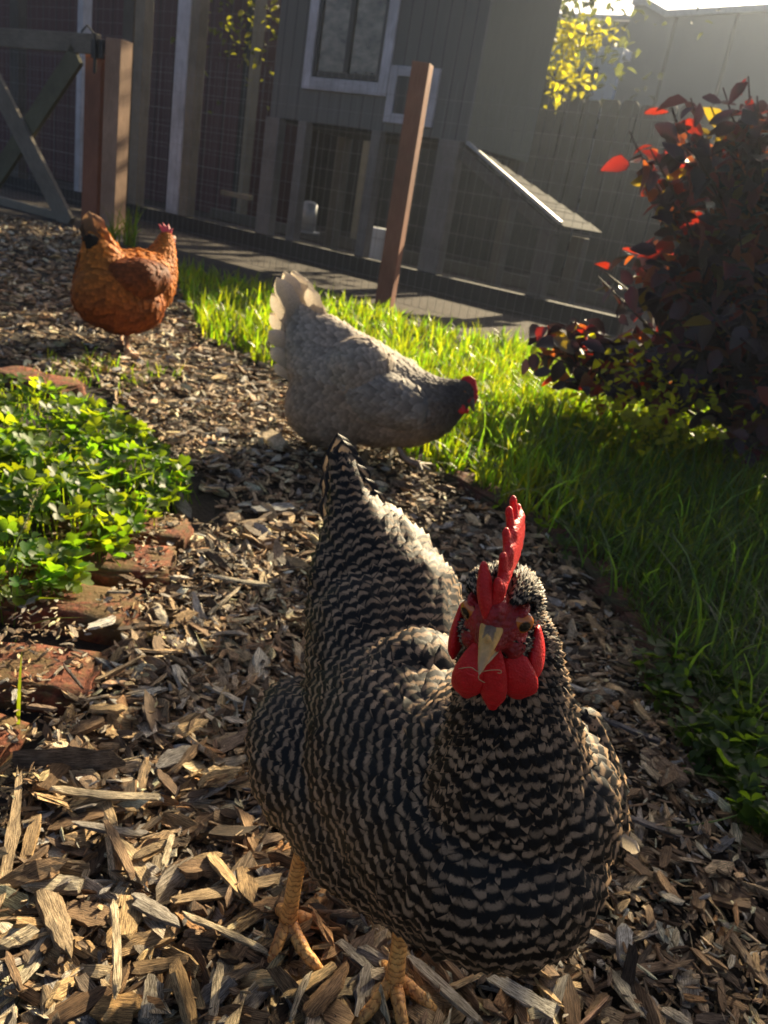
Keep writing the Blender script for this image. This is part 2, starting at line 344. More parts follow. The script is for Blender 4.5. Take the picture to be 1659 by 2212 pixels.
# ---------------------------------------------------------------- wood chips
PAL = np.array([(.74, .52, .27), (.60, .40, .20), (.82, .63, .38), (.44, .27, .14), (.30, .18, .09), (.18, .105, .055), (.66, .55, .42), (.42, .38, .35), (.85, .75, .57), (.32, .30, .29), (.6, .31, .12), (.11, .07, .04)])
PW = np.array([.14, .13, .10, .12, .14, .14, .05, .04, .05, .03, .04, .10]); PW = PW/PW.sum()
def chips(pos, yaw, pitch, roll, L, Wd, Th, col, rings=5, sec=6, ragged=.35, rg=rng):
    """vectorised splintered chips: rings x sec vertices each"""
    n = len(pos); s = np.linspace(-1, 1, rings)
    w = np.ones((n, rings)); taper = rg.random((n, 1))
    w *= 1-taper*.4*np.abs(s+rg.uniform(-.5, .5, (n, 1)))**1.5
    w *= rg.uniform(.8, 1.12, (n, rings)); w[:, 0] *= rg.uniform(.55, 1., n); w[:, -1] *= np.where(rg.random(n) < .3, .3, rg.uniform(.6, 1., n))
    a = np.linspace(0, 2*np.pi, sec, endpoint=False)+np.pi/sec
    if sec == 6: cs = np.array([(-1, -.85), (0, -1), (1, -.8), (1, .85), (0, 1), (-1, .8)])
    else: cs = np.array([(-1, -1), (1, -1), (1, 1), (-1, 1)])
    cy = cs[:, 0][None, None, :]+rg.uniform(-.18, .18, (n, 1, sec))+rg.uniform(-.12, .12, (n, rings, sec))
    cz = cs[:, 1][None, None, :]*rg.uniform(.6, 1.1, (n, 1, sec))+rg.uniform(-.16, .16, (n, rings, sec))
    X = s[None, :, None]*np.ones((n, 1, sec))
    rag = rg.uniform(-ragged, ragged, (n, 2, sec))
    skew = rg.uniform(-.5, .5, (n, 1))*cs[:, 0][None, :]
    X[:, 0] += rag[:, 0]+skew*.6*(Wd/L)[:, None]*2; X[:, -1] += rag[:, 1]+skew*.6*(Wd/L)[:, None]*2
    X = X*(L/2)[:, None, None]
    Y = cy*(Wd/2)[:, None, None]*w[:, :, None]; Z = cz*(Th/2)[:, None, None]*np.clip(w[:, :, None]+.35, 0, 1)
    bow = rg.normal(0, .02, (n, 1, 1)); Y = Y+bow*L[:, None, None]*(X/(L/2)[:, None, None])**2
    Z = Z+rg.normal(0, .018, (n, 1, 1))*L[:, None, None]*(X/(L/2)[:, None, None])**2
    Pn = np.stack([X, Y, Z], -1).reshape(n, rings*sec, 3)
    t = Pn+rg.random((n, 1, 3))*40
    cr, sr = np.cos(roll), np.sin(roll); cp, sp = np.cos(pitch), np.sin(pitch); cyw, syw = np.cos(yaw), np.sin(yaw)
    x, y, z = Pn[..., 0], Pn[..., 1], Pn[..., 2]
    y, z = y*cr[:, None]-z*sr[:, None], y*sr[:, None]+z*cr[:, None]
    x, z = x*cp[:, None]-z*sp[:, None], x*sp[:, None]+z*cp[:, None]
    x, y = x*cyw[:, None]-y*syw[:, None], x*syw[:, None]+y*cyw[:, None]
    V = np.stack([x, y, z], -1)+pos[:, None, :]
    q = [(r*sec+k, r*sec+(k+1) % sec, (r+1)*sec+(k+1) % sec, (r+1)*sec+k) for r in range(rings-1) for k in range(sec)]
    base = (np.arange(n)*rings*sec)[:, None, None]
    Q = (np.array(q)[None]+base).reshape(-1, 4)
    e = (rings-1)*sec
    if sec == 6:
        caps = [(3, 2, 1, 0), (5, 4, 3, 0), (e, e+1, e+2, e+3), (e, e+3, e+4, e+5)]
    else: caps = [(3, 2, 1, 0), (e, e+1, e+2, e+3)]
    Q = np.vstack([Q, (np.array(caps)[None]+base).reshape(-1, 4)])
    c = np.concatenate([col, np.ones((n, 1))], 1)
    return V.reshape(-1, 3), Q, t.reshape(-1, 3), np.repeat(c, rings*sec, 0)
def chipcol(n, k=1.):
    c = PAL[rng.choice(len(PAL), n, p=PW)]*rng.uniform(.7, 1.25, (n, 1))*k; g = c.mean(1, keepdims=True); d = rng.uniform(0, .35, (n, 1)); return np.clip((c*(1-d)+g*d)*1.18, 0, .88)
def chipfield(n, xr, yr, lo, hi, zmax, ok, rings=5, sec=6):
    x = rng.uniform(*xr, n); y = rng.uniform(*yr, n); k = ok(x, y); x, y = x[k], y[k]; n = len(x)
    L = np.exp(rng.normal(math.log((lo+hi)/2*.85), .42, n)).clip(lo*.5, hi*1.6); W = L*rng.uniform(.2, .55, n); W = np.minimum(W, .022); T = W*rng.uniform(.12, .36, n)
    z = rng.uniform(0, zmax, n)+.008*vnoise(x, y, .06)
    return chips(np.stack([x, y, z], 1), rng.uniform(0, 2*np.pi, n), rng.normal(0, .28, n), rng.normal(0, .55, n), L, W, T, chipcol(n), rings, sec)
left_x = lambda y: np.where(y < 1.32, -.285, np.where(y < 1.95, -.285-(y-1.32)*.75, -5.))
inpath = lambda x, y: (x < edge_x(y)+.02) & (x > left_x(y))
big = lambda x, y: inpath(x, y) & (x < .16+.1*vnoise(x, y, .1))
parts = [chipfield(9000, (-.45, .65), (.3, 1.15), .009, .020, .014, inpath),
         chipfield(3200, (-.45, .25), (.3, .95), .020, .042, .016, big),
         chipfield(13000, (-.45, .6), (.3, 1.1), .004, .014, .022, inpath, 4, 4),
         chipfield(700, (-.3, .6), (.3, 1.2), .025, .05, .014, inpath),
         chipfield(12500, (-.95, .55), (1.1, 2.1), .010, .026, .014, inpath),
         chipfield(9500, (-2.2, .1), (2.0, 3.3), .014, .034, .016, inpath, 4, 4),
         chipfield(7500, (-3.6, -.6), (3.2, 5.6), .018, .045, .018, inpath, 4, 4)]
_c = chipfield(2200, (-.48, -.26), (.5, 1.2), .003, .013, .004, lambda x, y: vnoise(x, y, .05) > .38, 4, 4); _c = (_c[0]+np.array([0, 0, .024]),)+_c[1:]; parts.append(_c)
off = 0; VV = []; QQ = []; TT = []; CC = []
for V, Q, t, c in parts: VV.append(V); QQ.append(Q+off); TT.append(t); CC.append(c); off += len(V)
o = fmesh('wood_chips', np.vstack(VV), [np.vstack(QQ)], M['chip'], attrs={'t': np.vstack(TT), 'col': np.vstack(CC)})
tag(o, 'loose bed of brown wood chip mulch covering the path', kind='stuff')
def one_chip(name, pos, yaw, pitch, roll, L, W, T, col, label, cat='wood chip', group=None, rings=9, ragged=.12, mt='chip'):
    V, Q, t, c = chips(np.array([pos]), np.array([yaw]), np.array([pitch]), np.array([roll]), np.array([L]), np.array([W]), np.array([T]), np.array([col]), rings, 6, ragged)
    o = fmesh(name, V, [Q], M[mt], origin=pos, attrs={'t': t, 'col': c}); return tag(o, label, cat, group)
TAN, BRN, GRY, PAL_, DRK, WHT, ORG = (.6, .44, .26), (.33, .21, .12), (.42, .38, .34), (.74, .62, .44), (.14, .1, .08), (.85, .82, .76), (.55, .33, .13)
HERO = [  # pixel ends, pixel width, height, colour, label
 (32,1640,263,1640,46,.03,(.24,.18,.13),'long dark brown board-like wood piece standing on edge below the big brick'),
 (47,1677,2,1958,27,.024,TAN,'long tan stick lying along the left border of the photo'),
 (108,1712,335,1722,22,.026,PAL_,'long pale pointed splinter lying crosswise below the dark board-like piece'),
 (94,1790,270,1742,32,.02,BRN,'thick ragged brown bark piece under the long pale splinter'),
 (158,1778,299,1803,25,.026,GRY,'smooth grey sliver lying against the ragged brown bark piece'),
 (230,1779,288,1892,22,.03,BRN,'brown rough stick pointing down from the smooth grey sliver'),
 (288,1852,371,1816,18,.03,TAN,'tan square-edged chip resting on the brown rough stick'),
 (352,1875,372,1803,14,.032,PAL_,'narrow pale upright chip right of the tan square-edged chip'),
 (389,1878,486,1872,44,.022,BRN,'chunky brown fibrous block left of the hen with long pale stick below'),
 (378,1945,600,1903,28,.022,TAN,'long knotted tan stick ending behind the barred hen foot'),
 (98,1926,150,2064,50,.026,(.5,.37,.23),'broad rough textured tan slab standing in the lower left'),
 (137,1962,248,1985,50,.018,BRN,'wide brown chip with dark grain beside the rough textured slab'),
 (248,1947,256,2145,18,.034,PAL_,'tall narrow pale stick crossing the wide brown chip'),
 (284,1940,385,2000,36,.026,GRY,'grey fibrous fan-shaped chip in the middle of the lower left'),
 (400,1972,576,2055,20,.03,PAL_,'long pale straight stick pointing at the hen left toes'),
 (266,1990,324,2066,28,.02,(.3,.25,.2),'smooth grey-brown tongue-shaped chip below the fan-shaped chip'),
 (288,2095,403,2077,28,.026,(.46,.3,.15),'orange-brown flat chip lying level near the bottom left'),
 (400,2037,461,2040,28,.022,BRN,'short brown brick-shaped chip left of the hen foot'),
 (205,2180,302,2182,58,.026,ORG,'square orange-brown wooden block at the bottom edge'),
 (330,2116,322,2220,50,.024,(.55,.48,.38),'broad pale grey chip at the bottom edge beside the orange block'),
 (597,2098,486,2222,42,.02,GRY,'long grey plank splinter at the bottom edge below the toes'),
 (3,2045,72,2008,40,.024,PAL_,'pale ridged wedge of wood by the left border'),
 (54,2098,94,2023,30,.018,GRY,'grey worn sliver right of the pale ridged wedge'),
 (15,2060,45,2140,20,.028,BRN,'brown curved chip at the left border below the wedge'),
 (4,2100,22,2230,40,.016,GRY,'pale grey wide stick in the bottom left corner'),
 (105,2150,100,2235,30,.022,PAL_,'pale squared stick end at the bottom edge near the left corner'),
 (172,2112,215,2165,28,.024,(.3,.22,.16),'dark brown stub leaning on the orange block'),
 (475,2085,455,2222,20,.024,PAL_,'narrow pale splinter running down to the bottom edge'),
 (222,2055,226,2150,20,.018,GRY,'thin grey stick left of the tall narrow pale stick'),
 (735,2031,825,2121,25,.024,(.36,.33,.3),'grey stick between the two feet of the barred hen'),
 (885,2067,1035,2205,26,.026,(.6,.52,.4),'pale grey stick running down right from the barred hen toes'),
 (1046,2097,1196,2193,32,.024,(.62,.58,.5),'sunlit silvery splintered chip under the barred hen breast'),
 (669,2151,800,2127,42,.018,(.5,.4,.26),'broad tan chip lying behind the middle toes'),
 (800,1971,836,2040,30,.02,(.62,.45,.25),'upright orange-tan chip behind the barred hen legs'),
 (610,2105,650,2200,34,.016,GRY,'wide grey chip under the left foot of the barred hen'),
 (626,2200,668,2097,16,.03,PAL_,'thin pale stick pointing up at the bottom edge between the feet'),
 (1348,2000,1352,2088,36,.02,(.62,.6,.56),'light grey diamond-shaped chip right of the barred hen'),
 (1488,2100,1492,2168,44,.018,(.36,.32,.28),'square-cut grey-brown chip near the bottom right'),
 (1580,2020,1665,2140,18,.02,(.5,.34,.2),'long light brown stick at the right border near the bottom'),
 (1436,2177,1500,2220,24,.02,PAL_,'pale rough chip at the bottom edge right of the hen'),
 (1284,2186,1375,2222,35,.02,(.55,.4,.24),'flat tan striped chip at the bottom edge below the breast'),
 (1256,2215,1315,2155,7,.03,(.3,.17,.12),'thin reddish brown twig at the bottom edge below the breast'),
 (1464,2008,1457,2042,15,.02,(.75,.62,.4),'small pale yellow chip in the shaded mulch lower right'),
 (1361,1768,1473,1804,15,.02,(.3,.26,.24),'grey-brown stick right of the barred hen wing'),
 (1290,1551,1448,1607,26,.016,(.22,.21,.22),'large dark grey flat chip in the shade right of the hen neck'),
 (1529,2078,1572,2102,25,.018,(.5,.36,.22),'rounded tan chip in the lower right mulch'),
 (191,1358,247,1336,26,.038,WHT,'bright white lump of wood lying on the middle brick'),
 (337,1025,409,1112,30,.016,(.17,.17,.18),'dark slate grey flat chip beside the clover'),
 (549,1102,632,1094,22,.018,(.42,.42,.43),'light grey flat chip alone in the shaded mulch'),
 (446,1247,577,1262,22,.022,(.85,.75,.55),'cream coloured flat shingle of wood in the sunlit path'),
 (210,1468,311,1419,8,.022,TAN,'thin straw-coloured stick beside the big brick'),
 (454,1322,521,1269,9,.024,PAL_,'thin pale stick pointing up right in the middle of the path'),
 (262,1370,307,1417,11,.022,(.7,.65,.58),'narrow silver stick below the white lump'),
 (446,1475,521,1520,12,.022,(.75,.65,.5),'bleached narrow stick left of the barred hen back'),
 (292,1505,356,1485,22,.02,(.6,.57,.5),'mottled grey-white chip below the thin straw-coloured stick'),
 (356,1243,408,1250,18,.02,WHT,'white flaky chip right of the bricks and clover'),
 (364,1179,382,1158,16,.02,WHT,'small white chip just under the clover edge'),
 (334,1299,360,1352,22,.02,(.7,.62,.5),'pale twisted chip right of the middle brick'),
 (34,1490,30,1519,11,.036,WHT,'small white oval chip lying on the big brick'),
 (64,1524,120,1532,14,.034,(.4,.28,.2),'brown splintered chip lying on the lower edge of the big brick'),
 (232,1280,280,1278,14,.034,(.3,.26,.22),'grey ribbed chip lying on the brick under the clover'),
 (140,1438,180,1490,6,.045,(.1,.07,.06),'thin dark twig leaning over the corner of the big brick'),
 (385,990,430,1000,18,.02,(.7,.55,.33),'cream flat chip on the path near the dark hen shadow'),
 (575,935,610,965,40,.02,(.75,.6,.4),'large pale round-cornered chip below the grey hen'),
]
for x0, y0, x1, y1, wp, z, c, lab in HERO:
    a = gz(x0, y0, z); b = gz(x1, y1, z); d = b-a; L = float(np.linalg.norm(d)); s = FPX/float(((a+b)/2-C0)@FW)
    yaw = math.atan2(d[1], d[0]); W_ = wp/s*1.05
    if 'standing on edge' in lab: rl = 1.0
    else: rl = random.uniform(-.25, .25)
    one_chip('wood_chip', tuple((a+b)/2), yaw, random.uniform(-.06, .06), rl, L, W_, max(.0035, W_*random.uniform(.3, .5)), c, lab)
# the other chips that show largest: one object each
cnt = 0
while cnt < 236:
    px, py = random.uniform(0, 1659), random.uniform(1500, 2230)
    if random.random() > (py-1350)/900 : continue
    p = gz(px, py, .02)
    if p[0] > edge_x(p[1]) or p[0] < -.275: continue
    small = px > 1150
    L = random.uniform(.014, .03) if small else random.uniform(.022, .055); W_ = min(.017, L*random.uniform(.2, .5))
    p[2] = random.uniform(.012, .026)
    c = PAL[rng.choice(len(PAL), p=PW)]*random.uniform(.8, 1.2)
    one_chip('wood_chip', tuple(p), random.uniform(0, 6.28), random.gauss(0, .24), random.gauss(0, .45), L, W_, W_*random.uniform(.25, .45), np.clip(c, 0, .85),
             'loose weathered wood chip on top of the mulch around the barred hen', group='loose wood chips on top of the mulch', rings=7, ragged=.2)
    cnt += 1

# ---------------------------------------------------------------- bricks
def brick(cen, yaw, sx, sy, sz, mt, label, group, tilt=0):
    bm = bmesh.new(); bmesh.ops.create_cube(bm, size=2)
    for v in bm.verts: v.co = (v.co.x*sx/2, v.co.y*sy/2, v.co.z*sz/2)
    bmesh.ops.bevel(bm, geom=bm.edges[:], offset=.005, segments=2, affect='EDGES')
    bmesh.ops.subdivide_edges(bm, edges=bm.edges[:], cuts=4, use_grid_fill=True)
    for v in bm.verts:
        k = float(vnoise(v.co.x*3+cen[0]*9, v.co.y*3+v.co.z*2+cen[1]*7, .05))-.5; v.co += Vector((k*.014, (float(vnoise(v.co.y*4, v.co.x*4+v.co.z*3+cen[1], .06))-.5)*.012, k*.012+(float(vnoise(v.co.x*9+3, v.co.y*9+cen[1]*5, .05))-.5)*.006))
    me = bpy.data.meshes.new('brick'); bm.to_mesh(me); bm.free(); me.materials.append(M[mt])
    for p in me.polygons: p.use_smooth = True
    o = bpy.data.objects.new('brick', me); COL.objects.link(o); o.location = cen; o.rotation_euler = (tilt, random.uniform(-.03, .03), yaw)
    return tag(o, label, 'brick', group)
G1 = 'red bricks edging the clover bed'; G2 = 'dark bricks edging the grass'
brick((-.38, .738, -.008), .1, .20, .098, .062, 'brick', 'big mossy red brick nearest the camera at the left border', G1)
brick((-.41, .632, -.020), -.05, .19, .098, .06, 'brick', 'low dirt covered red brick in front of the big mossy brick', G1)
brick((-.39, .895, -.006), -.02, .20, .098, .06, 'brick', 'red brick under the clover with the white lump on it', G1, .02)
brick((-.382, 1.02, -.004), .22, .20, .096, .06, 'brick', 'third red brick mostly hidden by overhanging clover', G1)
brick((-.40, 1.15, -.004), .05, .20, .098, .06, 'brick', 'brick peeking out red behind the clover leaves beside the slate chip', G1)
brick((-.87, 1.86, .0), -.35, .22, .11, .05, 'brick', 'flat red brick behind the clover bed at the left border', G1)
for i, (yy, lab) in enumerate([(1.62, 'dark edging brick nearest the grey hen foot'), (1.44, 'dark brick half under the grass behind the red comb'), (1.25, 'dark brick at the grass edge right of the red comb'), (1.05, 'dark brick at the grass edge right of the hen head'), (.86, 'dark brick under the grass right of the hen neck')]):
    x0, x1 = edge_x(yy-.06), edge_x(yy+.06)
    brick((float(edge_x(yy))+.02, yy, -.002), math.atan2(.12, x1-x0), .19, .075, .05, 'darkbrick', lab, G2)

# ---------------------------------------------------------------- grass and clover
def blades(x, y, h, wd, lean, az, col, z0=0.):
    n = len(x); k = 5; s = np.linspace(0, 1, k)
    hx = np.cos(az)[:, None]; hy = np.sin(az)[:, None]
    horiz = lean[:, None]*h[:, None]*s[None]**2; vert = h[:, None]*(s[None]-.45*lean[:, None]*s[None]**2.5)
    cx = x[:, None]+horiz*hx; cy = y[:, None]+horiz*hy; cz = z0+vert
    wv = wd[:, None]*np.array([.8, 1, .9, .6, .05])[None]
    fa = az+np.pi/2+rng.normal(0, .5, n); sx = np.cos(fa)[:, None]*wv/2; sy = np.sin(fa)[:, None]*wv/2
    V = np.stack([np.stack([cx-sx, cy-sy, cz], -1), np.stack([cx+sx, cy+sy, cz], -1)], 2).reshape(n, k*2, 3)
    q = np.array([(2*i, 2*i+1, 2*i+3, 2*i+2) for i in range(k-1)])
    Q = (q[None]+(np.arange(n)*k*2)[:, None, None]).reshape(-1, 4)
    return V.reshape(-1, 3), Q, np.repeat(np.concatenate([col, np.ones((n, 1))], 1), k*2, 0)
def bladefield(n, xr, yr, ok, h, wd, lean, spread=.25, c=(.055, .11, .012)):
    nc = max(1, n//7); cx = rng.uniform(*xr, nc); cy = rng.uniform(*yr, nc)
    idx = rng.integers(0, nc, n); x = cx[idx]+rng.normal(0, .012, n); y = cy[idx]+rng.normal(0, .012, n)
    k = ok(x, y); x, y, idx = x[k], y[k], idx[k]; n = len(x); hm = rng.uniform(.7, 1.25, nc)[idx]
    hh = h*hm*rng.uniform(.5, 1.2, n); cc = np.array(c)*rng.uniform(.6, 1.5, (n, 1))*np.stack([rng.uniform(.7, 1.5, n), np.ones(n), rng.uniform(.6, 1.3, n)], 1)
    return blades(x, y, hh, wd*rng.uniform(.6, 1.3, n), np.abs(rng.normal(lean, spread, n)), rng.uniform(0, 2*np.pi, n), cc)
far_edge = lambda x: np.interp(x, [-1.3, -.5, .1, .55, 2.5], [4.25, 4.05, 3.75, 3.75, 3.5])
ingrass = lambda x, y: (x > edge_x(y)+.015*vnoise(x, y, .05)) & (y < far_edge(x)+.25*(vnoise(x, y, .2)-.5)) & (y > .75)
gs = [bladefield(13000, (-1.4, .6), (2.0, 4.3), ingrass, .10, .0075, .4),
      bladefield(12000, (-.2, 1.0), (1.4, 3.0), ingrass, .095, .006, .45),
      bladefield(9000, (.6, 2.2), (1.8, 4.0), ingrass, .08, .006, .4, .25, (.035, .08, .018)),
      bladefield(9500, (.36, 1.2), (.95, 1.9), ingrass, .095, .0032, .65, .3, (.024, .062, .02)),  # grass in the bush's shade: shade put into a darker, bluer blade colour
      bladefield(2300, (.36, .75), (.75, 1.1), ingrass, .08, .0028, .8, .3, (.024, .06, .02)),
      bladefield(500, (-.95, -.5), (1.7, 2.2), lambda x, y: x < -.6-.2*(2.2-y), .045, .003, .5),
      bladefield(60, (-1.95, -1.75), (5.0, 5.2), lambda x, y: x < 9, .22, .009, .3)]
# a few long arching blades near the camera, in the same shade-darkened green
n = 900; gx = rng.uniform(.2, .95, n); gy = rng.uniform(.8, 2.1, n)
k_ = gx > edge_x(gy)-.02; gx, gy = gx[k_], gy[k_]; n = len(gx)
gs.append(blades(gx, gy, rng.uniform(.11, .22, n), rng.uniform(.002, .005, n), rng.uniform(.3, 1.1, n), rng.uniform(0, 6.28, n), np.tile([.03, .072, .024], (n, 1))*np.where(rng.random((n, 1)) < .12, 2.6, rng.uniform(.7, 1.5, (n, 1)))))
gs.append(blades(np.array([-.42, -.325, -.40]), np.array([.86, .66, .80]), np.array([.10, .09, .08]), np.array([.005, .004, .004]), np.array([1.1, .3, 1.]), np.array([-.25, 1.9, .3]), np.tile([.05, .08, .015], (3, 1))))
V = []; Q = []; Cc = []; off = 0
for a, b, c in gs: V.append(a); Q.append(b+off); Cc.append(c); off += len(a)
V = np.vstack(V); o = fmesh('grass', V, [np.vstack(Q)], M['grass'], attrs={'col': np.vstack(Cc), 't': V}, smooth=True); tag(o, 'long green grass growing beside the mulch path', kind='stuff')
sheet('lawn', [tuple(p) for p in EDGE[3:12]]+[(-1.0, 4.0), (0, 3.7), (3, 3.5), (3, .9)], .004, 'mulch')
def clover(n, pts, size, mt, name, label, cfun):
    """three heart-shaped leaflets on a thin stalk"""
    mb = MB(); leaf = np.array([(0, 0, 0), (.42, .40, .0), (.55, .78, -.02), (.30, 1.02, -.05), (0, .88, .04), (-.30, 1.02, -.05), (-.55, .78, -.02), (-.42, .40, .0)])
    leaf[:, 2] += np.abs(leaf[:, 0])*.35
    T = [(0, 1, 2), (0, 2, 3), (0, 3, 4), (0, 4, 5), (0, 5, 6), (0, 6, 7)]
    for (x, y, z) in pts:
        s = size*random.uniform(.6, 1.25); col = (*cfun(), 1); tl = Matrix.Rotation(random.gauss(0, .45), 3, 'X') @ Matrix.Rotation(random.gauss(0, .45), 3, 'Y'); a0 = random.uniform(0, 6.28)
        for j in range(3):
            rm = np.array(tl @ Matrix.Rotation(a0+j*2.094+random.gauss(0, .1), 3, 'Z') @ Matrix.Rotation(random.uniform(-.1, .5), 3, 'X'))
            mb.add(np.array((x, y, z))+leaf*s/2@rm.T, T=T, col=col)
        b = np.array((x+random.gauss(0, .015), y+random.gauss(0, .015), max(0, z-.06))); p = np.array((x, y, z)); sd_ = np.array([.0007, .0004, 0])
        mb.add([b-sd_, b+sd_, p+sd_, p-sd_], Q=[(0, 1, 2, 3)], col=col)
    o = mb.build(name, M[mt], smooth=True, origin=(0, 0, 0)); return tag(o, label, kind='stuff')
pts = []
while len(pts) < 2300:
    x, y = random.uniform(-1.35, -.27), random.uniform(.84, 1.56)
    lim = -.345+.05*(vnoise(x, y, .07)-.3)-max(0, (1.0-y))*.33 -max(0, y-1.32)*.72
    if x > lim: continue
    e = min(1., (lim-x)/.10); hmx = .035+.05*e*float(vnoise(x, y, .12)+.4)
    if y < .93: hmx = min(hmx, .05)
    pts.append((x, y, random.uniform(.35, 1)**.5*hmx+.012))
clover(0, pts, .037, 'clover', 'clover_patch', 'bright green clover leaves spilling over the brick edging', lambda: np.array((.045, .12, .012))*random.uniform(.6, 1.4)*np.array((random.uniform(.8, 1.6), 1, 1)))
pts = []
for k in range(460):
    px, py = random.choice([(1560, 1560), (1480, 1480), (1620, 1620), (1500, 1620), (1620, 1800), (1580, 1680), (1380, 1500), (1250, 1120)])
    p = gz(px+random.gauss(0, 60), py+random.gauss(0, 40), .02); 
    if p[0] < edge_x(p[1])-.06: continue
    pts.append((p[0], p[1], random.uniform(.015, .045)))
clover(0, pts, .03, 'clover', 'clover_sprigs', 'dark green clover sprigs creeping over the mulch at the right', lambda: np.array((.035, .085, .015))*random.uniform(.6, 1.3))
# runners of the clover over the mulch
mb = MB()
for pl in ([(1659, 1740), (1560, 1770), (1480, 1785)], [(1659, 1690), (1560, 1680), (1470, 1665), (1380, 1650)], [(1659, 1620), (1590, 1640), (1500, 1625)]):
    mb.tube(spline([gz(a, b, .02+.012*math.sin(i*1.7)) for i, (a, b) in enumerate(pl)], 14), .0009, 5)
tag(mb.build('clover_runner', M['greenstem'], smooth=True), 'thin pale green runners of clover crossing the mulch at the right', 'plant stem')
# dry flower stalk in the clover
e = empty('seed_stalk', gz(-10, 1270, .03), 'thin dry plantain stalk with whiskery seed head in the clover', 'plant stalk')
a, b = gz(-10, 1270, .04), gz(84, 1052, .13); mb = MB(); sp = spline([a, (a+b)/2+np.array([0.004, 0, .006]), b], 14); mb.tube(sp, np.linspace(.0016, .0008, 14), 6); mb.build('stalk', M['greenstem'], e, True)
mb = MB()
for k in range(60):
    p = sp[7]+(sp[-1]-sp[7])*random.random(); d = np.array([random.gauss(0, 1), random.gauss(0, .6), random.gauss(0, .3)]); d /= np.linalg.norm(d); mb.tube([p, p+d*random.uniform(.003, .007)], [.0003, .0004], 4)
mb.build('seed_head', M['straw'], e)

# ---------------------------------------------------------------- fence frame of reference: U along the fence, NN away from the camera
O_ = np.array([-.17, 4.525, 0]); U = np.array([.8372, -.5469, 0]); U /= np.linalg.norm(U); NN = np.array([-U[1], U[0], 0]); ZZ = np.array([0, 0, 1.])
def W3(u, d, z): return O_+U*u+NN*d+ZZ*z
AX = [U, NN, ZZ]
def bx(mb, u0, u1, d0, d1, z0, z1, col=(1, 1, 1, 1), bev=.003):
    cen = W3((u0+u1)/2, (d0+d1)/2, (z0+z1)/2); hs = [(u1-u0)/2, (d1-d0)/2, (z1-z0)/2]
    # texture runs along the longest side
    k = int(np.argmax(hs)); order = [k]+[i for i in range(3) if i != k]
    ax = [AX[i] for i in order]; mb.box(cen, *[hs[i] for i in order], ax, col, bev)
def part(name, mt, par, *boxes, **kw):
    mb = MB()
    for b in boxes: bx(mb, *b)
    return mb.build(name, M[mt], par, **kw)
def wires(name, par, u0, u1, z0, z1, d, du=.051, dz=.1016, r=.0009):
    mb = MB()
    for u in np.arange(u0, u1, du): mb.tube([W3(u, d, z0), W3(u, d, z1)], r, 3, caps=False)
    for z in np.arange(z0, z1, dz): mb.tube([W3(u0, d+.001, z), W3(u1, d+.001, z)], r, 3, caps=False)
    return mb.build(name, M['wire'], par)
# garden fence
e = empty('wire_fence', W3(0, 0, 0), 'welded wire garden fence stretched between the redwood posts', 'fence')
def rpost(mt, u, hw, z1, nrm_, col=(1, 1, 1, 1)):
    ax = np.array([[0, 0, 1], [nrm_[0], nrm_[1], 0], [-nrm_[1], nrm_[0], 0]], float); ax /= np.linalg.norm(ax, axis=1)[:, None]
    mb = MB(); mb.box(W3(u, 0, (z1-.1)/2), (z1+.1)/2, hw, hw, ax, col, .002); return mb.build('post', M[mt], e)
rpost('redwood', -.03, .0445, 1.18, (.975, -.22))['label'] = 'slim reddish brown fence post standing alone in the grass'
rpost('palewood', -2.44, .06, 1.19, (.93, -.30))['label'] = 'pale squared gate post with sunlit side'
part('post', 'redwood', e, (2.3, 2.42, -.05, .045, -.1, 1.18))
part('tension_stake', 'redwood', e, (-2.76, -2.585, -.03, .03, 0, 1.10))
wires('wire_mesh', e, -2.34, 2.3, .02, 1.12, .055)
# gate on the left
e = empty('garden_gate', W3(-3.4, 0, 0), 'weathered wooden gate with crossed braces and wire mesh at left', 'gate')
part('top_rail', 'gatewood', e, (-4.6, -2.57, -.075, -.047, 1.085, 1.205))
part('bottom_rail', 'tanpaint', e, (-4.6, -2.82, -.07, -.03, -.12, .05))
for a, b, mt, dd in (((-4.02, 1.10), (-2.80, -.02), 'gatewood', -.10), ((-4.02, -.0), (-2.80, 1.08), 'greenwood', -.06)):
    mb = MB(); mb.beam(W3(a[0], dd, a[1]), W3(b[0], dd, b[1]), .155, .03, ZZ); mb.build('brace', M[mt], e)
wires('wire_mesh', e, -4.6, -2.76, .05, 1.08, -.02)
mb = MB(); bx(mb, -2.6, -2.48, -.1, -.076, 1.06, 1.17); bx(mb, -2.55, -2.53, -.115, -.1, .97, 1.2); mb.tube([W3(-2.54, -.11, 1.19), W3(-2.6, -.13, 1.24), W3(-2.66, -.13, 1.2)], .006, 6); mb.build('latch', M['blacklatch'], e)
# chicken run frame left of and under the coop
D = 1.136
e = empty('chicken_run', W3(-2.5, D, 0), 'open wooden chicken run frame with ground sill beneath the coop', 'chicken run')
part('sill', 'darkwood', e, (-6.2, .9, D-.05, D+.04, -.02, .11))
for u0, u1, mt, lab, dz in ((-3.22, -3.07, 'whitepaint', 'white painted upright with peeling paint', 2.6), (-3.06, -2.96, 'tanpaint', None, 2.6), (-4.53, -4.45, 'whitepaint', 'thin white upright behind the gate', 2.6), (-3.74, -3.62, 'tanpaint', None, 2.6), (-3.9, -3.76, 'graywood', None, 2.6), (-5.6, -5.45, 'graywood', None, 2.6)):
    o = part('post', mt, e, (u0, u1, D-.045, D+.045, .112, dz))
    if lab: o['label'] = lab
part('rail', 'tanpaint', e, (-2.95, -2.6, D+.3, D+.35, .32, .36))
part('back_sill', 'graywood', e, (-4.6, .3, D+1.7, D+1.8, 0, .1))
for u0 in (-4.2, -3.4, -2.6): part('back_post', 'tanpaint', e, (u0, u0+.07, D+1.7, D+1.8, .102, 2.3))
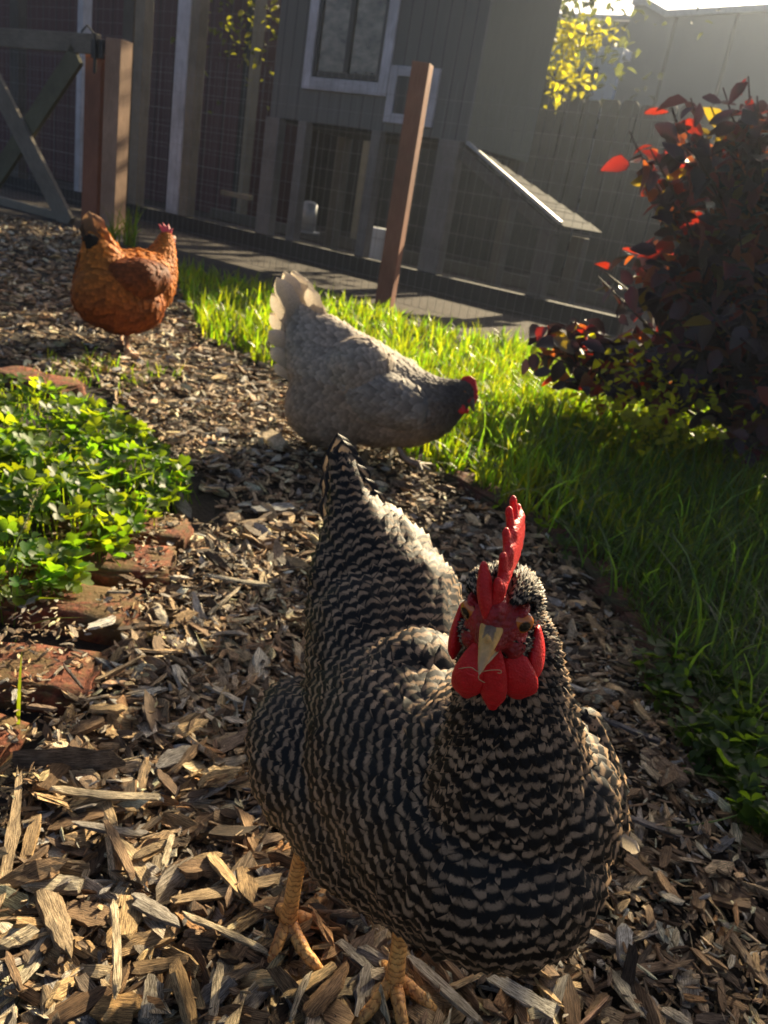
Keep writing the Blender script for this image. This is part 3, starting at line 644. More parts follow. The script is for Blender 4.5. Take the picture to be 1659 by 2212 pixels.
wires('wire_mesh', e, -6.1, -2.2, .12, 2.4, D+.05, .1, .1)
# coop
e = empty('chicken_coop', W3(-1.3, D, 0), 'raised grey board chicken coop on wooden legs with white trimmed window', 'chicken coop')
CU0, CU1, CD = -2.16, -.42, D+.9
def wallpanel(name, mt, u0, u1, d0, d1, z0, z1, horiz, par):
    mb = MB(); cen = W3((u0+u1)/2, (d0+d1)/2, (z0+z1)/2)
    if horiz == 'u': mb.box(cen, (u1-u0)/2, (d1-d0)/2, (z1-z0)/2, [U, NN, ZZ], t=np.array([5, 5, 5.]))
    else: mb.box(cen, (d1-d0)/2, (u1-u0)/2, (z1-z0)/2, [NN, -U, ZZ], t=np.array([5, 5, 5.]))
    return mb.build(name, M[mt], par)
mb = MB()   # front wall around the window opening
for u0, u1, z0, z1 in ((CU0, -1.80, .945, 2.15), (-1.15, CU1, .945, 2.15), (-1.80, -1.15, .945, 1.22), (-1.80, -1.15, 2.05, 2.15)):
    cen = W3((u0+u1)/2, D+.012, (z0+z1)/2); mb.box(cen, (u1-u0)/2, .012, (z1-z0)/2, AX, t=np.array([5+(u0+u1)/2, 5, 5.]))
mb.build('front_wall', M['siding'], e)
wallpanel('side_wall', 'siding2', CU1-.024, CU1-.001, D+.026, CD, .93, 2.1, 'd', e)
wallpanel('side_wall', 'siding', CU0+.001, CU0+.024, D+.026, CD, .93, 2.1, 'd', e)
wallpanel('back_wall', 'siding', CU0+.03, CU1-.03, CD-.024, CD, .93, 2.1, 'u', e)
part('floor', 'darkwood', e, (CU0+.03, CU1-.03, D+.03, CD-.03, .93, .955))
mb = MB(); mb.box(W3((CU0+CU1)/2, (D+CD)/2, 2.17), 1.0, .6, .03, AX, bev=.005); mb.build('roof', M['shingle'], e)
wf = part('window', 'whitepaint', e, (-1.86, -1.78, D-.022, D-.002, 1.155, 2.12), (-1.17, -1.09, D-.022, D-.002, 1.155, 2.12), (-1.779, -1.171, D-.022, D-.002, 1.155, 1.235), (-1.779, -1.171, D-.022, D-.002, 2.05, 2.12))
def sub(name, mt, parent_, org, *boxes):
    mb = MB()
    for b in boxes: bx(mb, *b)
    V = np.vstack(mb.V); o = fmesh(name, V-np.array(org), [np.vstack(mb.Q)] if mb.Q else [np.vstack(mb.T)], M[mt], attrs={'col': np.vstack(mb.c), 't': np.vstack(mb.t)}); o.parent = parent_; return o
org = tuple(e.location)
sub('sash', 'dark_sash', wf, org, (-1.775, -1.745, D-.012, D+.02, 1.24, 2.05), (-1.205, -1.175, D-.012, D+.02, 1.24, 2.05), (-1.743, -1.207, D-.01, D+.02, 1.24, 1.275), (-1.50, -1.455, D-.014, D+.02, 1.277, 2.05))
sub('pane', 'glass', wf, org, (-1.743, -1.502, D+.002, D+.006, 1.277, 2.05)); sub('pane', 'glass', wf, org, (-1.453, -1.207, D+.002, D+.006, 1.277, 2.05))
sub('curtain', 'curtain', wf, org, (-1.74, -1.21, D+.10, D+.105, 1.2, 2.05))
hf = part('hatch', 'dark_sash', e, (-1.02, -.75, D-.012, D-.002, 1.06, 1.29))
sub('frame', 'whitepaint', hf, org, (-1.085, -1.02, D-.022, D-.002, 1.0, 1.345), (-.75, -.685, D-.022, D-.002, 1.0, 1.345), (-1.019, -.751, D-.022, D-.002, 1.0, 1.06), (-1.019, -.751, D-.022, D-.002, 1.285, 1.345))
for u0, u1 in ((-2.17, -2.03), (-1.84, -1.76), (-1.16, -1.08), (-.6, -.44)): part('leg', 'legwood', e, (u0, u1, D-.03, D+.05, .112, .943))
for u0, u1 in ((-2.17, -2.08), (-.52, -.44)): part('leg', 'graywood', e, (u0, u1, CD-.09, CD, 0, .927))
# sloping nest box roof on the right side
nb = W3(0, 0, 0)
mb = MB(); A_ = W3(CU1+.005, D+.02, .92); B_ = W3(.345, D+.02, .545); A2 = W3(CU1+.005, D+.62, .92); B2 = W3(.345, D+.62, .545)
dn = (B_-A_)/np.linalg.norm(B_-A_); nrm = np.cross(dn, NN); nrm = nrm if nrm[2] > 0 else -nrm
for i in range(9):
    f0, f1 = i/9, (i+1)/9+.03; a = A_+(B_-A_)*f0; b = A_+(B_-A_)*f1; hw_ = .03+.28*(i+1)/9; c = (a+b)/2+NN*hw_+nrm*.012
    mb.box(c, np.linalg.norm(b-a)/2, hw_, .006, [dn+nrm*.03, NN, np.cross(dn+nrm*.03, NN)], bev=.001)
mb.build('nest_box_roof', M['shingle'], e)
mb = MB(); mb.beam(A_-nrm*.05-NN*.008, B_-nrm*.05-NN*.008, .07, .03, nrm); mb.build('rafter', M['graywood'], e)
mb = MB(); mb.beam(A_+nrm*.024-NN*.012, B_+nrm*.024-NN*.012, .035, .02, NN); mb.build('metal_edge', M['galv'], e)
part('nest_box_post', 'graywood', e, (.22, .32, D+.02, D+.1, -.02, .5)); part('nest_box_post', 'graywood', e, (.22, .32, D+.5, D+.58, -.02, .5))
# feeder and bucket under the coop
e = empty('hanging_feeder', W3(-2.1, D+.5, .14), 'grey metal poultry feeder hanging in the run under the coop', 'feeder')
mb = MB(); c = W3(-2.1, D+.5, 0); mb.tube([c+ZZ*.17, c+ZZ*.175, c+ZZ*.38, c+ZZ*.40], [.06, .07, .07, .03], 16); mb.build('hopper', M['galv'], e, True)
mb = MB(); mb.tube([c+ZZ*.14, c+ZZ*.145, c+ZZ*.17, c+ZZ*.168], [.06, .10, .11, .07], 16); mb.build('tray', M['galv'], e, True)
mb = MB(); mb.tube([c+ZZ*.395, c+ZZ*.93], .003, 5); mb.build('hanging_wire', M['wire'], e)
e = empty('bucket', W3(-1.37, D+.5, 0), 'white plastic drinker bucket standing under the coop', 'bucket')
mb = MB(); c = W3(-1.37, D+.5, 0); mb.tube([c+ZZ*0.02, c+ZZ*.025, c+ZZ*.29, c+ZZ*.30, c+ZZ*.305], [.09, .10, .115, .12, .105], 20); mb.build('pail', M['whitebucket'], e, True)
mb = MB(); mb.tube([c+ZZ*.0, c+ZZ*.03, c+ZZ*.034], [.15, .15, .1], 20); mb.build('base', M['galv'], e, True)
# dark picket fence behind
e = empty('board_fence', W3(-1, 5.1, 0), 'dark dog-eared board fence behind the coop', 'fence')
DF = 5.1; k = 0
mbs = MB()
u = -9.
while u < 5.5:
    wd = .185+.01*random.random(); h = 1.82+random.uniform(-.015, .015); tn = random.uniform(.8, 1.2)
    V2 = [(u, 0), (u+wd, 0), (u+wd, h-.04), (u+wd-.035, h), (u+.035, h), (u, h-.04)]
    V = [W3(a, DF, z) for a, z in V2]+[W3(a, DF+.018, z) for a, z in V2]
    T = [(0, 1, 2), (0, 2, 3), (0, 3, 4), (0, 4, 5), (8, 7, 6), (9, 8, 6), (10, 9, 6), (11, 10, 6)]; Qd = [(i, (i+1) % 6, (i+1) % 6+6, i+6) for i in range(6)]
    t = np.array([(z, a-u, 0) for a, z in V2]*2)+rng.random(3)*30
    mbs.add(V, [q[::-1] for q in Qd], T, col=(tn, tn, tn, 1), t=t); u += wd+.012
mbs.build('boards', M['darkwood'], e)
part('rail', 'darkwood', e, (-9, 5.5, DF+.02, DF+.06, 1.45, 1.54), (-9, 5.5, DF+.02, DF+.06, .3, .39))
# maroon shed on the far left
e = empty('maroon_shed', W3(-6.3, 3.4, 0), 'dark maroon board shed behind the gate on the left', 'shed')
mb = MB(); mb.box(W3(-8.85, 4.0, 1.6), 4.0, .6, 1.6, AX, t=np.array([5, 5, 5.])); mb.build('wall', M['maroon'], e)
part('corner_board', 'darkwood', e, (-4.86, -4.74, 3.375, 3.39, 0, 3.2)); part('corner_board', 'darkwood', e, (-6.0, -5.9, 3.375, 3.39, 0, 3.2))
mb = MB(); mb.box(W3(-8.85, 4.0, 3.26), 4.2, .8, .05, AX); mb.build('roof', M['darkwood'], e)
# grey commercial building behind
e = empty('grey_building', W3(-1, 10, 0), 'large plain grey building with a stepped parapet behind the fence', 'building')
mb = MB()
pr_ = [(-3.40, 0), (5, 0), (5, 4.3), (-1.38, 3.85), (-2.84, 3.72), (-3.2, 3.87), (-3.40, 3.87)]
V = [W3(a, 10, z) for a, z in pr_]+[W3(a, 14, z) for a, z in pr_]; n6 = len(pr_)
mb.add(V, [(i+n6, (i+1) % n6+n6, (i+1) % n6, i) for i in range(n6)], [(0, i, i+1) for i in range(1, n6-1)]+[(n6, n6+i+1, n6+i) for i in range(1, n6-1)], t=np.array([(a+9, 0, z) for a, z in pr_]*2))
mb.build('wall', M['stucco'], e)
mb = MB(); mb.box(W3(-6.2, 12.6, 1.90), 2.75, 1.9, 1.90, AX, t=np.array([5, 5, 5.])); mb.build('side_wing', M['stucco'], e)
part('coping', 'galv', e, (-8.9, -3.46, 10.62, 10.72, 3.805, 3.87))
mb = MB(); mb.beam(W3(-2.84, 9.97, 3.75), W3(5, 9.97, 4.33), .09, .05, ZZ); mb.beam(W3(-3.42, 9.97, 3.90), W3(-3.2, 9.97, 3.90), .09, .05, ZZ); mb.beam(W3(-3.2, 9.97, 3.90), W3(-2.84, 9.97, 3.75), .09, .05, ZZ); mb.build('coping', M['galv'], e)
# small pale shed between fence and building
e = empty('garden_shed', W3(-2.3, 7.4, 0), 'small pale shed with light blue-white side behind the board fence', 'shed')
part('wall', 'tanpaint', e, (-4.3, -2.56, 7.4, 7.9, 0, 2.6)); part('side_panel', 'lightroof', e, (-2.55, -2.24, 7.36, 7.44, 0, 2.70)); part('upper_panel', 'lightroof', e, (-4.4, -2.56, 7.34, 7.399, 2.46, 2.70)); part('roof', 'lightroof', e, (-4.4, -2.34, 7.6, 7.9, 2.702, 2.80))
mb = MB(); mb.beam(W3(-4.35, 7.3, 2.34), W3(-2.9, 7.3, 2.34), .09, .12, ZZ); mb.beam(W3(-2.9, 7.3, 2.30), W3(-2.5, 7.3, 2.46), .07, .08, ZZ); mb.build('eave', M['darkwood'], e)
part('door_frame', 'darkwood', e, (-2.75, -2.71, 7.37, 7.398, 0, 2.30), (-3.0, -2.96, 7.37, 7.398, 0, 2.30))
# ---------------------------------------------------------------- foliage
def leafy(name, parent, mt, pts, size, colf, asp=.62, droop=.35, fold=.25, toward=None):
    mb = MB(); prof = [(0, 0), (.28, .38), (.34, .62), (.25, .85), (0, 1)]
    for p in pts:
        s = size*random.uniform(.55, 1.2); col = (*colf(), 1)
        rm = np.array(Matrix.Rotation(random.uniform(0, 6.28), 3, 'Z') @ Matrix.Rotation(-random.gauss(droop, .55), 3, 'X') @ Matrix.Rotation(random.gauss(0, .6), 3, 'Y'))
        L = []; cu = random.uniform(-.25, .35)
        for y in (0, .3, .6, .85, 1.):
            wv = asp*.5*math.sin(math.pi*min(1, (y*.93+.03))**.8)
            if y == 1.: wv = 0.02
            L += [(-wv, y, wv*fold*2-cu*y*y), (0, y, -cu*y*y), (wv, y, wv*fold*2-cu*y*y)]
        L = np.array(L)*s; Q = [(3*i+j, 3*i+j+1, 3*i+j+4, 3*i+j+3) for i in range(4) for j in range(2)]
        mb.add(np.asarray(p)+L@rm.T, Q, col=col)
    return mb.build(name, M[mt], parent, smooth=True)
# purple-leaved bush
BC = np.array([1.2, 2.55, 0.]); e = empty('purple_bush', BC, 'dense purple-leaved bush glowing red where the sun shines through', 'bush')
EL = [((1.25, 2.55, .50), (.72, .48, .54), 1.), ((.95, 2.4, .84), (.35, .3, .16), .35), ((.64, 2.35, .80), (.24, .2, .17), .36), ((.55, 2.32, .25), (.34, .25, .13), .42), ((.98, 2.3, .93), (.42, .25, .2), .5), ((1.35, 2.3, .8), (.5, .3, .3), .5), ((.78, 2.4, .44), (.30, .25, .2), .35), ((.68, 2.3, .54), (.2, .2, .14), .25), ((1.2, 2.3, 1.05), (.45, .22, .12), .35), ((1.0, 2.2, .35), (.4, .3, .3), .5)]
wts = np.array([a[2] for a in EL]); wts /= wts.sum(); pts = []; stems = MB()
def leafcol():
    r = random.random()
    return (.5, .03, .01) if r < .20 else ((.7, .17, .02) if r < .31 else ((.6, .42, .02) if r < .36 else (.03, .012, .018)))
for k in range(560):
    c, rr, _ = EL[rng.choice(len(EL), p=wts)]; d = rng.normal(size=3); d /= np.linalg.norm(d); tip = np.array(c)+d*np.array(rr)*random.uniform(.6, 1.08)
    if tip[2] < .06: tip[2] = random.uniform(.06, .2)
    root = BC+np.array([random.gauss(0, .06), random.gauss(0, .06), .02]); mid = root*.45+tip*.55+np.array([0, 0, .1*random.random()]); sp = spline([root, mid, tip], 12)
    if k < 110: stems.tube(sp, np.linspace(.008, .002, 12), 5)
    for j in range(11):
        f = random.uniform(.5, 1.)**.6; i = f*11; a = sp[int(i)]; pts.append(a+rng.normal(0, .018, 3))
pts = [p for p in pts if p[2] > .03]
stems.build('stems', M['stem'], e, True)
leafy('foliage', e, 'purple', pts, .066, leafcol, .62, .35)
for k in range(1): pass
# undergrowth in and under the bush, its sunlit glow painted into the leaf colour
e = empty('leafy_weed', (.78, 2.55, 0), 'yellow-green leafy weed with painted-in sunlit brightness under the purple bush', 'plant')
pts = [np.array([.60+random.gauss(0, .09), 2.08+random.gauss(0, .08), abs(random.gauss(.12, .09))+.03]) for _ in range(420)]+[np.array([random.uniform(.8, 1.5), 2.1+random.gauss(0, .08), random.uniform(.04, .3)]) for _ in range(120)]
leafy('foliage', e, 'yleaf', pts, .028, lambda: np.array((.34, .36, .03))*random.uniform(.6, 1.3), .7, .2)
# vine hanging beside the coop roof
def vine(name, c, rr, n, size, label, loc, stempts, colf):
    e = empty(name, loc, label, 'vine'); mb = MB()
    for s_ in stempts: mb.tube(spline(s_, 10), .008, 5)
    mb.build('stem', M['stem'], e, True)
    pts = []
    for k in range(n):
        s_ = random.choice(stempts); f = random.random(); q = spline(s_, 10)[int(f*9)]; pts.append(q+rng.normal(0, 1, 3)*np.array(rr))
    leafy('foliage', e, 'yleaf', pts, size, colf)
yc = lambda: np.array((.36, .36, .03))*random.uniform(.5, 1.3)
q = lambda x, y, t: P(x, y, t)
vine('climbing_vine', None, (.085, .085, .075), 300, .08, 'yellow-leaved vine hanging between the coop and the grey building', tuple(q(1215, 230, 7.6)*np.array([1, 1, 0])), [[q(1190, 210, 7.7), q(1215, 130, 7.7), q(1210, 40, 7.7)], [q(1225, 60, 7.6), q(1270, 75, 7.6), q(1325, 65, 7.6)], [q(1225, 70, 7.6), q(1240, 120, 7.6), q(1250, 200, 7.6)]], yc)
vine('background_vine', None, (.16, .2, .3), 260, .075, 'shaded vine with a few yellow leaves behind the run left of the coop', tuple(q(560, 300, 8.4)*np.array([1, 1, 0])), [[q(575, -60, 8.2), q(572, 60, 8.2), q(560, 140, 8.2)], [q(450, -40, 8.6), q(500, 20, 8.6), q(590, 30, 8.4)]], lambda: np.array((.2, .22, .04))*random.uniform(.3, 1.3))
# dark evergreen behind the run
e = empty('dark_tree', W3(-4.0, 6.6, 0), 'dark leafy tree in shade behind the chicken run', 'tree')
mb = MB(); mb.tube([W3(-4.0, 6.6, 0), W3(-4.0, 6.6, 1.5), W3(-3.8, 6.6, 3.2)], [.12, .1, .04], 10); mb.build('trunk', M['stem'], e, True)
pts = [W3(-4.0+random.gauss(0, 1.0), 6.6+random.gauss(0, .5), 2.6+random.gauss(0, .75)) for _ in range(3800)]
leafy('crown', e, 'grass', pts, .13, lambda: np.array((.02, .03, .012))*random.uniform(.5, 1.5), .6, .3)
# haze volume added to stand in for the lens veil around the low sun
bpy.ops.mesh.primitive_cube_add(size=1, location=(0, 9, 2.6)); hz = bpy.context.object; hz.name = 'haze'; hz.scale = (44, 46, 7.4); hz['kind'] = 'stuff'; hz['label'] = 'thin haze added to stand in for lens glare of the low sun'
m = bpy.data.materials.new('haze'); m.use_nodes = True; n = m.node_tree; n.nodes.clear(); o = n.nodes.new('ShaderNodeOutputMaterial'); v = n.nodes.new('ShaderNodeVolumePrincipled')
v.inputs['Density'].default_value = .0026; v.inputs['Anisotropy'].default_value = .75; v.inputs['Color'].default_value = (.70, .80, 1, 1); n.links.new(v.outputs[0], o.inputs['Volume']); hz.data.materials.append(m)
S.cycles.volume_bounces = 0
# HENS_HERE
# ================================================================ hens
def blob(name, items, voxel, smooth_it=4):
    """items: (centre, radii(3) or r, 3x3 axes or None) -> welded smooth surface (V, polys)"""
    bm = bmesh.new()
    for cen, rr, ax in items:
        rr = np.broadcast_to(np.asarray(rr, float), (3,)); ax = np.eye(3) if ax is None else np.asarray(ax)
        mt = Matrix.Identity(4)
        for i in range(3):
            for j in range(3): mt[i][j] = ax[j][i]*rr[j]
            mt[i][3] = cen[i]
        bmesh.ops.create_uvsphere(bm, u_segments=18, v_segments=12, radius=1, matrix=mt)
    me = bpy.data.meshes.new('tmp'); bm.to_mesh(me); bm.free(); o = bpy.data.objects.new('tmp', me); COL.objects.link(o)
    md = o.modifiers.new('r', 'REMESH'); md.mode = 'VOXEL'; md.voxel_size = voxel
    ms = o.modifiers.new('s', 'SMOOTH'); ms.factor = .5; ms.iterations = smooth_it
    dg = bpy.context.evaluated_depsgraph_get(); ev = o.evaluated_get(dg); m2 = ev.to_mesh()
    V = np.empty(len(m2.vertices)*3, np.float32); m2.vertices.foreach_get('co', V); V = V.reshape(-1, 3).astype(float)
    F = [tuple(p.vertices) for p in m2.polygons]; ev.to_mesh_clear(); bpy.data.objects.remove(o); bpy.data.meshes.remove(me)
    q = [f for f in F if len(f) == 4]; t = [f for f in F if len(f) == 3]
    return V, q, t
def chain(pts, n=6):
    """(point, radius) list -> dense spheres between them"""
    out = []
    for (a, ra), (b, rb) in zip(pts[:-1], pts[1:]):
        a, b = np.asarray(a), np.asarray(b)
        for f in np.linspace(0, 1, n, endpoint=False): out.append((a+(b-a)*f, ra+(rb-ra)*f, None))
    out.append((np.asarray(pts[-1][0]), pts[-1][1], None)); return out
def blobobj(name, items, voxel, mt, parent, it=4, colf=None):
    V, q, t = blob(name, items, voxel, it); pol = [np.array(x) for x in (q, t) if len(x)]
    c = np.ones((len(V), 4)) if colf is None else colf(V)
    return fmesh(name, V, pol, M[mt], parent, {'col': c, 't': V}, True)
def geodesic(V, q, t, src):
    n = len(V); nb = [[] for _ in range(n)]
    for f in list(q)+list(t):
        k = len(f)
        for i in range(k):
            for j in range(i+1, k):
                a, b = f[i], f[j]; d = float(np.linalg.norm(V[a]-V[b])); nb[a].append((b, d)); nb[b].append((a, d))
    D = np.full(n, 1e9); h = []
    for s_, d0 in src:
        i = int(np.argmin(((V-s_)**2).sum(1))); D[i] = d0; h.append((d0, i))
    heapq.heapify(h)
    while h:
        d, i = heapq.heappop(h)
        if d > D[i]: continue
        for j, l in nb[i]:
            if d+l < D[j]-1e-9: D[j] = d+l; heapq.heappush(h, (d+l, j))
    D[D > 1e8] = 0
    ea = np.array([i for i, x in enumerate(nb) for _ in x]); eb = np.array([j for x in nb for j, _ in x]); dg_ = np.bincount(ea, minlength=n)+1e-9
    for _ in range(12): D = .4*D+.6*np.bincount(ea, D[eb], n)/dg_
    ev_ = V[eb]-V[ea]; wv_ = (D[eb]-D[ea])/((ev_**2).sum(1)+1e-12)
    G = np.stack([np.bincount(ea, ev_[:, k]*wv_, n) for k in range(3)], 1)
    for _ in range(8): G = .4*G+.6*np.stack([np.bincount(ea, G[eb, k], n) for k in range(3)], 1)/dg_[:, None]
    return D, G
NA = 6
def plumage(V, q, t, src, n_try, sizef, colf, skip=None, period=.008, jit=.16, lift=1., scal=None):
    """shingled feathers flowing away from src. sizef(phi, p)->(length,width); returns V,Q,col,t"""
    D, G = geodesic(V, q, t, src)
    tris = [f for f in t]+[(a, b, c) for a, b, c, d in q]+[(a, c, d) for a, b, c, d in q]
    T = np.array(tris); A_ = V[T[:, 0]]; B_ = V[T[:, 1]]; C_ = V[T[:, 2]]; cr = np.cross(B_-A_, C_-A_); ar = np.linalg.norm(cr, axis=1); nrm = cr/(ar[:, None]+1e-15)
    bvh = BVHTree.FromPolygons([Vector(v) for v in V], tris)
    dens = np.array([1/max(1e-6, np.prod(sizef(D[a], V[a]))) for a in T[:, 0]])
    pick = rng.choice(len(T), n_try, p=(ar*dens)/(ar*dens).sum()); r1 = np.sqrt(rng.random(n_try)); r2 = rng.random(n_try)
    Pp = A_[pick]*(1-r1)[:, None]+B_[pick]*(r1*(1-r2))[:, None]+C_[pick]*(r1*r2)[:, None]
    cell = {}; keep = []
    for i in range(n_try):
        p = Pp[i]; f = T[pick[i]]; ph = D[f[0]]; L, W_ = sizef(ph, p)
        if skip is not None and skip(p, ph): continue
        r = W_*.42; key = tuple((p/.02).astype(int)); ok = True
        for dx in (-1, 0, 1):
            for dy in (-1, 0, 1):
                for dz in (-1, 0, 1):
                    for pj in cell.get((key[0]+dx, key[1]+dy, key[2]+dz), ()):
                        if ((p-pj)**2).sum() < r*r: ok = False; break
                    if not ok: break
                if not ok: break
            if not ok: break
        if not ok: continue
        cell.setdefault(key, []).append(p); keep.append((i, ph, L, W_))
    OV = []; OC = []; OT = []; n = 0
    vs = np.linspace(0, 1, NA); hw = np.array([.45, .8, .98, 1., .80, .34])
    for i, ph, L, W_ in keep:
        p = Pp[i]; nn = nrm[pick[i]]; g = G[T[pick[i]][0]]; g = g-nn*(g@nn); gl = np.linalg.norm(g)
        if gl < 1e-6: continue
        g /= gl; g = g+rng.normal(0, .10, 3); g -= nn*(g@nn); g /= np.linalg.norm(g); sd_ = np.cross(nn, g)
        L = L*rng.uniform(.85, 1.15); lf = lift*rng.uniform(.6, 1.5); cc = colf(ph, p); ps = rng.normal(0, jit(ph) if callable(jit) else jit); tw = rng.normal(0, .12)
        col = np.array([*cc, scal(ph, p) if scal else .06])
        for k, v in enumerate(vs):
            for u in (-1, 0, 1):
                x = p+g*(L*(v-(.0 if u == 0 else .10*v)))+sd_*(u*W_*.5*hw[k])
                loc, no, fi, _ = bvh.find_nearest(Vector(x)); vi = tris[fi][0]; dph = float(D[vi]+G[vi]@(np.array(loc)-V[vi])/max(1e-6, np.linalg.norm(G[vi])))
                h = .0004+lf*(.0012*v+.05*L*v*v)+(0 if u else .0011*lf)+tw*u*W_*.25*v
                OV.append(np.array(loc)+np.array(no)*h); OC.append(col); OT.append((u, v, dph/period+ps))
        n += 1
    OV = np.array(OV); q0 = np.array([(3*i+j, 3*i+j+1, 3*i+j+4, 3*i+j+3) for i in range(NA-1) for j in range(2)])
    Q = (q0[None]+(np.arange(n)*NA*3)[:, None, None]).reshape(-1, 4)
    return OV, Q, np.array(OC), np.array(OT)
def body(name, items, voxel, src, n_try, sizef, colf, mt, parent, basecol, it=5, **kw):
    V, q, t = blob(name, items, voxel, it); FV, FQ, FC, FT = plumage(V, q, t, src, n_try, sizef, colf, **kw)
    n = len(V); VV = np.vstack([V, FV]); cols = np.vstack([np.tile([*basecol, 1], (n, 1)), FC]); tt = np.vstack([np.tile([0, .5, .75], (n, 1)), FT])
    pol = ([np.array(q)] if q else [])+([np.array(t)] if t else [])+[FQ+n]
    o = fmesh(name, VV, pol, M[mt], parent, {'col': cols, 't': tt}, True); print(name, 'feathers', len(FQ)//10); return o
def quill(name, base, tip, width, bendv, mt, parent, c0, c1, ph0=0, period=.009, face=None):
    """one long tail or wing feather with a curved vane"""
    base, tip = np.asarray(base), np.asarray(tip); d = tip-base; L = np.linalg.norm(d); d /= L; bv = np.asarray(bendv, float)
    fn = (C0-base) if face is None else np.asarray(face, float); sdv = np.cross(d, fn); sdv /= np.linalg.norm(sdv); nv = np.cross(sdv, d)
    n = 16; V = []; c = []; t = []
    for i in range(n):
        v = i/(n-1); w_ = width*.5*(min(1, .25+3*v)*(1-max(0, (v-.8)/.2)**2.2*.93)); cen = base+d*L*v+bv*(v*v)
        for u in (-1, -.5, 0, .5, 1):
            wob = 1+.05*math.sin(v*37+u*3)
            V.append(cen+sdv*(u*w_*wob)-nv*(abs(u)**1.6*width*.16)); c.append([*(np.array(c0)*(1-v)+np.array(c1)*v), 1]); t.append((u, v, ph0+L*v/period))
    Q = [(5*i+j, 5*i+j+1, 5*i+j+6, 5*i+j+5) for i in range(n-1) for j in range(4)]
    return fmesh(name, V, [np.array(Q)], M[mt], parent, {'col': c, 't': t}, True)
def leg(parent, shank, toes, rs, rt, col, claw=(.45, .33, .22, 1)):
    mb = MB(); c = (*col, 1)
    sp = spline(shank, 18); rr = np.interp(np.linspace(0, 1, 18), [0, .3, .8, 1], [rs*1.15, rs*.95, rs, rs*1.25]); mb.tube(sp, rr, 14, c)
    for tp in toes:
        k = 26; s_ = spline(tp, k); f = np.linspace(0, 1, k)
        r_ = rt*np.interp(f, [0, .15, .8, .86, 1], [1.2, 1.05, .72, .55, .12])*(1+.05*np.cos(f*2*math.pi*(3.5))*(f < .82))
        cc = np.array([c if g < .84 else claw for g in f]); mb.tube(s_[:23], r_[:23], 12, c); mb.tube(s_[21:], r_[21:], 10, claw)
    o = mb.build('leg', M['leg'], parent, smooth=True); return o

# ---------------------------------------------------------------- barred hen in front
def rot3(a, b, c):
    ca, sa, cb, sb, cc, sc = math.cos(a), math.sin(a), math.cos(b), math.sin(b), math.cos(c), math.sin(c)
    return np.array([[ca, -sa, 0], [sa, ca, 0], [0, 0, 1]])@np.array([[cb, 0, sb], [0, 1, 0], [-sb, 0, cb]])@np.array([[1, 0, 0], [0, cc, -sc], [0, sc, cc]])
HR = rot3(-1.83508904, .169994903, .0821219345); HC = P(1082.46, 1313.11, .381749)
def hp(x, y, z): return HR@(np.array([x, y, z])/1000.)+HC
HAX = [HR[:, 0], HR[:, 1], HR[:, 2]]
def he(x, y, z, rx, ry, rz): return (hp(x, y, z), np.array([rx, ry, rz])/1000., HAX)
e = empty('barred_hen', (.037, .45, 0), 'black and white barred hen with bright red comb walking towards the camera', 'hen')
s_ = lambda px, py, t, rpx: (P(px, py, t), rpx*t/FPX)
items = []
# breast and trunk
items += chain([s_(1078, 1840, .475, 222), s_(1000, 1760, .52, 250), s_(900, 1650, .57, 235), s_(835, 1520, .62, 170), s_(820, 1380, .655, 150)])
items += chain([s_(1150, 1720, .465, 175), s_(1060, 1700, .50, 220)])
items += chain([s_(1010, 1880, .50, 172), s_(820, 1760, .575, 175), s_(700, 1640, .62, 150)])
items += chain([s_(690, 1660, .61, 140), s_(650, 1600, .63, 110)])                   # right thigh fluff
items += chain([s_(640, 1545, .66, 75), s_(615, 1560, .66, 62)])
items += chain([s_(1235, 1790, .50, 95), s_(1215, 1600, .52, 60)])                 # left shoulder
# back rising to the tail
items += chain([s_(905, 1440, .63, 130), s_(885, 1300, .66, 105), s_(820, 1250, .68, 110), s_(790, 1180, .69, 85), s_(765, 1110, .70, 52), s_(748, 1040, .705, 32), s_(732, 990, .71, 17)])
items += chain([s_(760, 1350, .67, 95), s_(745, 1250, .68, 72), s_(750, 1160, .70, 52)])
items += chain([s_(930, 1290, .66, 62), s_(870, 1200, .68, 60), s_(820, 1120, .70, 35)])
# neck up to the back of the head
items += chain([s_(1100, 1700, .455, 170), s_(1110, 1590, .435, 138), s_(1105, 1490, .42, 112), s_(1100, 1400, .41, 98)])
items += [he(-12, 0, -8, 19, 16.5, 19), he(-7, 0, 2, 17, 14.5, 14), he(-6, 0, -14, 16, 15, 16)]
def fsz(ph, p):
    k = min(1, max(0, (ph-.03)/.12)); L = .0045+k*.0165; W_ = .0032+k*.0098
    return L, W_
hb = hp(14, 0, -4)
def bcol(ph, p):
    k = rng.uniform(.6, 1.3); return np.array((.46, .30, .175))*k
face_c = hp(14, 0, -2)
def skipface(p, ph):
    l = HR.T@(p-HC)*1000
    if l[0] > 8 and abs(l[2]+2) < 17: return True
    return l[0] > -3 and -12 < l[2] < 9 and False
body('body', items, .0042, [(hp(18, 0, -4), 0.)], 60000, fsz, bcol, 'barred', e, (.01, .009, .009), skip=skipface, period=.0096, jit=lambda ph: .30 if ph < .12 else (.30-(ph-.12)*3 if ph < .18 else .12), lift=1.25, scal=lambda ph, p: .32 if p[1] > .47 else .06)
